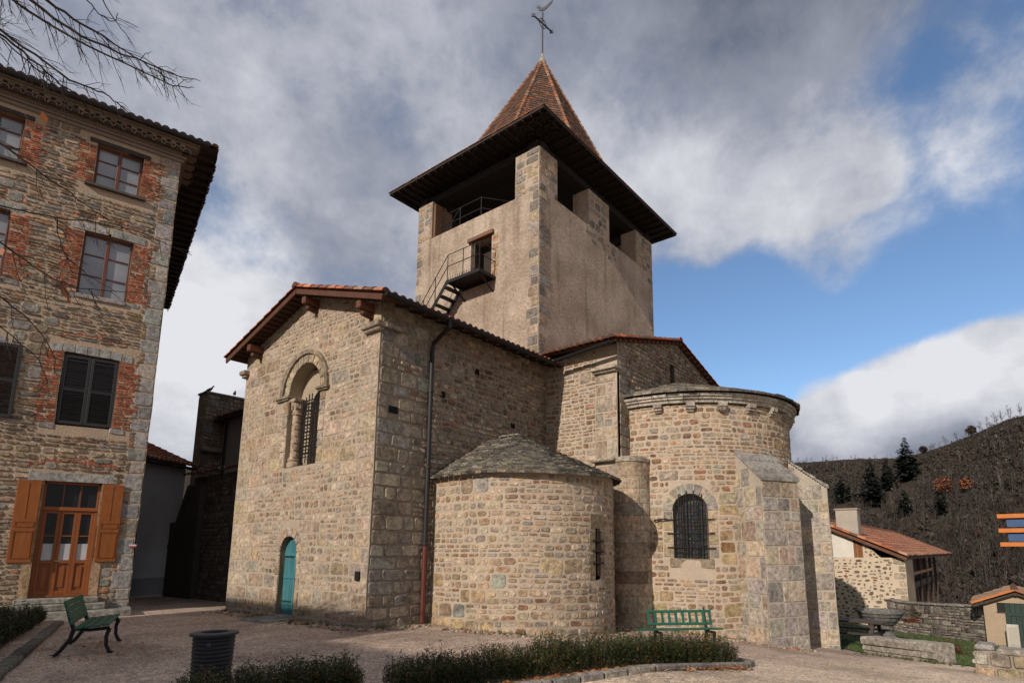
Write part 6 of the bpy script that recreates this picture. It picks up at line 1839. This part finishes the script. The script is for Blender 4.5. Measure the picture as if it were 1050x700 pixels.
tag(mb.build('undergrowth', 'leaf'), 'brown scrub and bushes between the bare trees on the hillside', 'scrub', kind='stuff')
def conifer(p, h, w_, label, seed, col=(.013, .019, .014)):
    root = thing('conifer', label, 'tree', p, 'dark conifers on the hillside')
    mb = MB(seed); mb.tube([(0, 0, -.5), (0, 0, h * .96)], [h * .02, .03], 6, (.05, .038, .028)); mb.build('trunk', 'bark', root, local=True)
    mb = MB(seed + 1); R = mb.R; lay = int(h * 2.0)
    for k in range(lay):
        t = (k + R.uniform(-.3, .3)) / lay; z = h * (.06 + .93 * t); rr = w_ * (1 - t) ** .8 * R.uniform(.75, 1.15) + .12
        nb = 7 + int(7 * (1 - t))
        for q in range(nb):
            a = R.uniform(0, 2 * pi); ln = rr * R.uniform(.65, 1.15); d = Vector((cos(a), sin(a), 0)); s_ = Vector((-sin(a), cos(a), 0))
            for g in range(5):
                f0 = .15 + .8 * g / 5; p = d * ln * f0 + Vector((0, 0, z - .22 * ln * f0 ** 2 + R.uniform(-.1, .1)))
                l = .36 * ln + .3; wv = l * .6
                o2 = (d * R.uniform(.4, 1) + s_ * R.uniform(-.8, .8) + Vector((0, 0, R.uniform(-.5, .15)))).normalized(); e2 = o2.cross(Vector((R.uniform(-.4, .4), R.uniform(-.4, .4), 1))).normalized()
                mb.poly([p, p + o2 * l * .5 + e2 * wv * .5, p + o2 * l, p + o2 * l * .5 - e2 * wv * .5], jit(col, R, .45))
    mb.build('crown', 'leaf', root, local=True)
for px, py, hp, wp, lab, sd in CON:
    p, z, t = on_hill(px, py); conifer(p, hp * z / 596.5, wp * z / 596.5 * 1.0, lab, sd)
def leafy(p, h, w_, label, seed, cols, group):
    root = thing('broadleaf_tree', label, 'tree', p, group)
    mb = MB(seed); R = mb.R; bare_tree(mb, (0, 0, 0), h, R, (.06, .045, .035), 9); mb.build('trunk', 'bark', root, local=True)
    mb = MB(seed + 1); R = mb.R
    for k in range(420):
        a = R.uniform(0, 2 * pi); v_ = R.uniform(-1, 1); r = R.random() ** .5; o = Vector((cos(a) * math.sqrt(1 - v_ * v_) * w_, sin(a) * math.sqrt(1 - v_ * v_) * w_, v_ * h * .42)) * r + Vector((0, 0, h * .58))
        d = Vector((R.uniform(-1, 1), R.uniform(-1, 1), R.uniform(-1, 1))).normalized() * .4; e = d.cross(Vector((R.uniform(-1, 1), R.uniform(-1, 1), 1))).normalized() * .25
        mb.poly([o - d, o + e, o + d, o - e], jit(pick(cols, R), R, .35))
    mb.build('crown', 'leaf', root, local=True)
RU = [((.22, .075, .035), 2), ((.17, .07, .035), 2)]
for px, py, hp, lab, sd in RUS:
    p, z, t = on_hill(px, py); leafy(p, hp * z / 596.5, hp * .48 * z / 596.5, lab, sd, RU, 'rusty trees on the hillside')
DKL = [((.035, .026, .018), 2), ((.05, .032, .02), 2)]
for px, hp, lab, sd, lf in ((1010, 12, 'dark leafy tree on the ridge among bare trees', 641, 1), (957, 9, 'small dark tree on the ridge beside the tallest conifer', 643, 1), (1032, 8, 'dark bush below the ridge at far right', 645, 1)):
    p = hill_point(px, .985 if px != 1032 else .9); z = (p - EYE).dot(_f); leafy(p, hp * z / 596.5, hp * .42 * z / 596.5, lab, sd, DKL, 'dark trees on the ridge')
for k, (px, hp) in enumerate(((980, 11), (993, 10), (1003, 9), (1019, 12), (1027, 13), (1036, 14), (1043, 13), (1052, 15), (966, 7), (945, 6), (880, 4), (865, 4), (850, 5), (905, 4), (1064, 14))):
    p = hill_point(px, 1.0); z = (p - EYE).dot(_f); h = hp * z / 596.5
    root = thing('bare_tree', 'bare grey tree standing on the skyline of the hill', 'tree', p, 'bare trees on the ridge')
    mb = MB(651 + k); R = mb.R; bare_tree(mb, (0, 0, 0), h, R, (.075, .062, .055), 14); bare_tree(mb, (.4, .3, 0), h * .8, R, (.075, .062, .055), 12); mb.build('trunk', 'bark', root, local=True)

# ------------------------------------------------------------------ the tree whose twigs reach into the frame at upper left
BK_ = (.035, .027, .024)
tp = Vector((-12.6, -3.6, 0))
tree = thing('bare_tree', 'leafless tree whose thin dark branches hang in at the upper left', 'tree', tp)
mb = MB(701)
crown0 = Vector((tp.x, tp.y, 6.0))
mb.tube([tp + Vector((0, 0, -.2)), tp + Vector((.05, .02, 1.5)), tp + Vector((0, .1, 3.5)), crown0], [.24, .19, .17, .14], 10, BK_)
mb.build('trunk', 'bark', tree)
R = random.Random(77)
def at(px, py, dist): return EYE + ray(px, py).normalized() * dist
def limb(pts, r0, r1, twigs, seed, drop=.5, tl=(.12, .4)):
    mb = MB(seed); R = mb.R
    P = [Vector(p) for p in pts]
    # smooth the polyline
    for _ in range(2):
        Q = [P[0]]
        for a, b in zip(P, P[1:]): Q += [a.lerp(b, .25), a.lerp(b, .75)]
        Q.append(P[-1]); P = Q
    P = [p + Vector((R.uniform(-1, 1), R.uniform(-1, 1), R.uniform(-1, 1))) * .008 for p in P]
    n = len(P); mb.tube(P, [(r0 + (r1 - r0) * (k / (n - 1)) ** .7) * .72 for k in range(n)], 6, BK_)
    for k in range(twigs):
        i = R.randrange(n // 6, max(n // 6 + 1, int(n * .86))); b = P[i].lerp(P[i + 1], R.random()); d = (P[i + 1] - P[i]).normalized()
        sd = d.cross(Vector((R.uniform(-1, 1), R.uniform(-1, 1), R.uniform(-1, 1)))).normalized()
        v = (d * R.uniform(.2, .9) + sd * .55 + Vector((0, 0, -drop * R.uniform(.2, 1.4)))).normalized(); ln = R.uniform(*tl) * (1.15 - .6 * i / n)
        m_ = b + v * ln * .5 + sd * ln * .08; e = b + v * ln + Vector((0, 0, -ln * .12 * drop))
        rr = .0034
        mb.tube([b, m_, e], [rr, rr * .75, rr * .4], 4, BK_, cap=False)
        for q in range(R.choice((1, 2, 3))):
            b2 = b.lerp(e, R.uniform(.3, .9)); v2 = (v + Vector((R.uniform(-1, 1), R.uniform(-1, 1), R.uniform(-1, .6))) * .7).normalized(); mb.tube([b2, b2 + v2 * ln * R.uniform(.2, .45)], [rr * .6, rr * .3], 3, BK_, cap=False)
    return mb.build('branch', 'bark', tree)
J1 = at(-160, -120, 7.6); J2 = at(-170, 0, 7.4); J3 = at(-180, 110, 7.2)
limb([crown0, J1, at(-40, -40, 7.4), at(20, 5, 7.3), at(70, 38, 7.2), at(130, 66, 7.1), at(175, 88, 7.0), at(198, 90, 7.0)], .026, .004, 44, 711)
limb([J1, at(-20, -35, 7.7), at(30, 0, 7.6), at(70, 30, 7.5), at(110, 50, 7.4), at(145, 62, 7.3), at(172, 76, 7.2), at(206, 83, 7.2)], .03, .003, 34, 712)
limb([J1, at(30, -15, 7.0), at(62, 11, 7.0), at(95, 31, 6.9), at(120, 47, 6.9), at(150, 66, 6.8), at(180, 84, 6.8)], .024, .003, 30, 713)
limb([J1, at(50, -50, 7.9), at(80, -10, 7.9), at(100, 14, 7.8), at(118, 25, 7.8), at(120, 13, 7.8)], .014, .003, 8, 714)
limb([J1, at(70, -60, 7.2), at(104, -2, 7.2), at(118, 22, 7.1), at(134, 41, 7.1)], .012, .003, 4, 715)
limb([crown0, J2, at(-40, 5, 7.2), at(0, 30, 7.1), at(40, 60, 7.0), at(75, 85, 6.9), at(105, 94, 6.9), at(122, 108, 6.8), at(145, 125, 6.8)], .024, .004, 34, 716)
limb([J2, at(-30, 15, 6.6), at(10, 42, 6.6), at(45, 72, 6.5), at(75, 96, 6.5), at(95, 108, 6.5)], .022, .003, 26, 717)
limb([J2, at(-30, 20, 7.8), at(0, 38, 7.8), at(30, 65, 7.7), at(50, 82, 7.7), at(56, 90, 7.7)], .016, .003, 18, 718)
limb([crown0, J3, at(-40, 120, 6.9), at(0, 147, 6.8), at(40, 175, 6.7), at(75, 200, 6.7), at(110, 226, 6.6), at(160, 250, 6.6)], .02, .003, 24, 719, .3)
limb([J3, at(-20, 205, 7.2), at(20, 216, 7.1), at(60, 224, 7.0), at(105, 228, 7.0), at(150, 240, 6.9), at(197, 262, 6.9)], .016, .003, 14, 720, .35)
limb([J3, at(-20, 235, 6.5), at(20, 262, 6.5), at(60, 290, 6.4), at(95, 298, 6.4), at(150, 300, 6.4)], .016, .003, 16, 721, .3)
limb([J3, at(-20, 290, 6.8), at(20, 318, 6.8), at(50, 350, 6.8), at(58, 372, 6.8)], .016, .003, 12, 722, .4)
limb([at(58, 222, 7.0), at(60, 245, 7.0), at(68, 265, 7.0), at(85, 278, 7.0), at(120, 300, 7.0)], .008, .003, 6, 723, .3)
limb([J3, at(-20, 320, 7.2), at(20, 350, 7.2), at(44, 372, 7.2), at(50, 400, 7.2)], .012, .003, 8, 724, .4)
mb = MB(731)
for px, py in ((20, 265), (64, 284), (40, 272), (67, 300), (71, 308), (2, 258), (26, 118), (45, 121), (42, 198), (20, 222)):
    c = at(px, py, 6.9); a = mb.R.uniform(0, 3); d = Vector((cos(a) * .5, sin(a) * .5, -.8)).normalized() * .05; e = d.cross(Vector((mb.R.uniform(-1, 1), mb.R.uniform(-1, 1), .3))).normalized() * .03
    mb.poly([c - d, c + e, c + d, c - e], jit((.22, .085, .03), mb.R, .3))
mb.build('dry_leaves', 'leaf', tree)
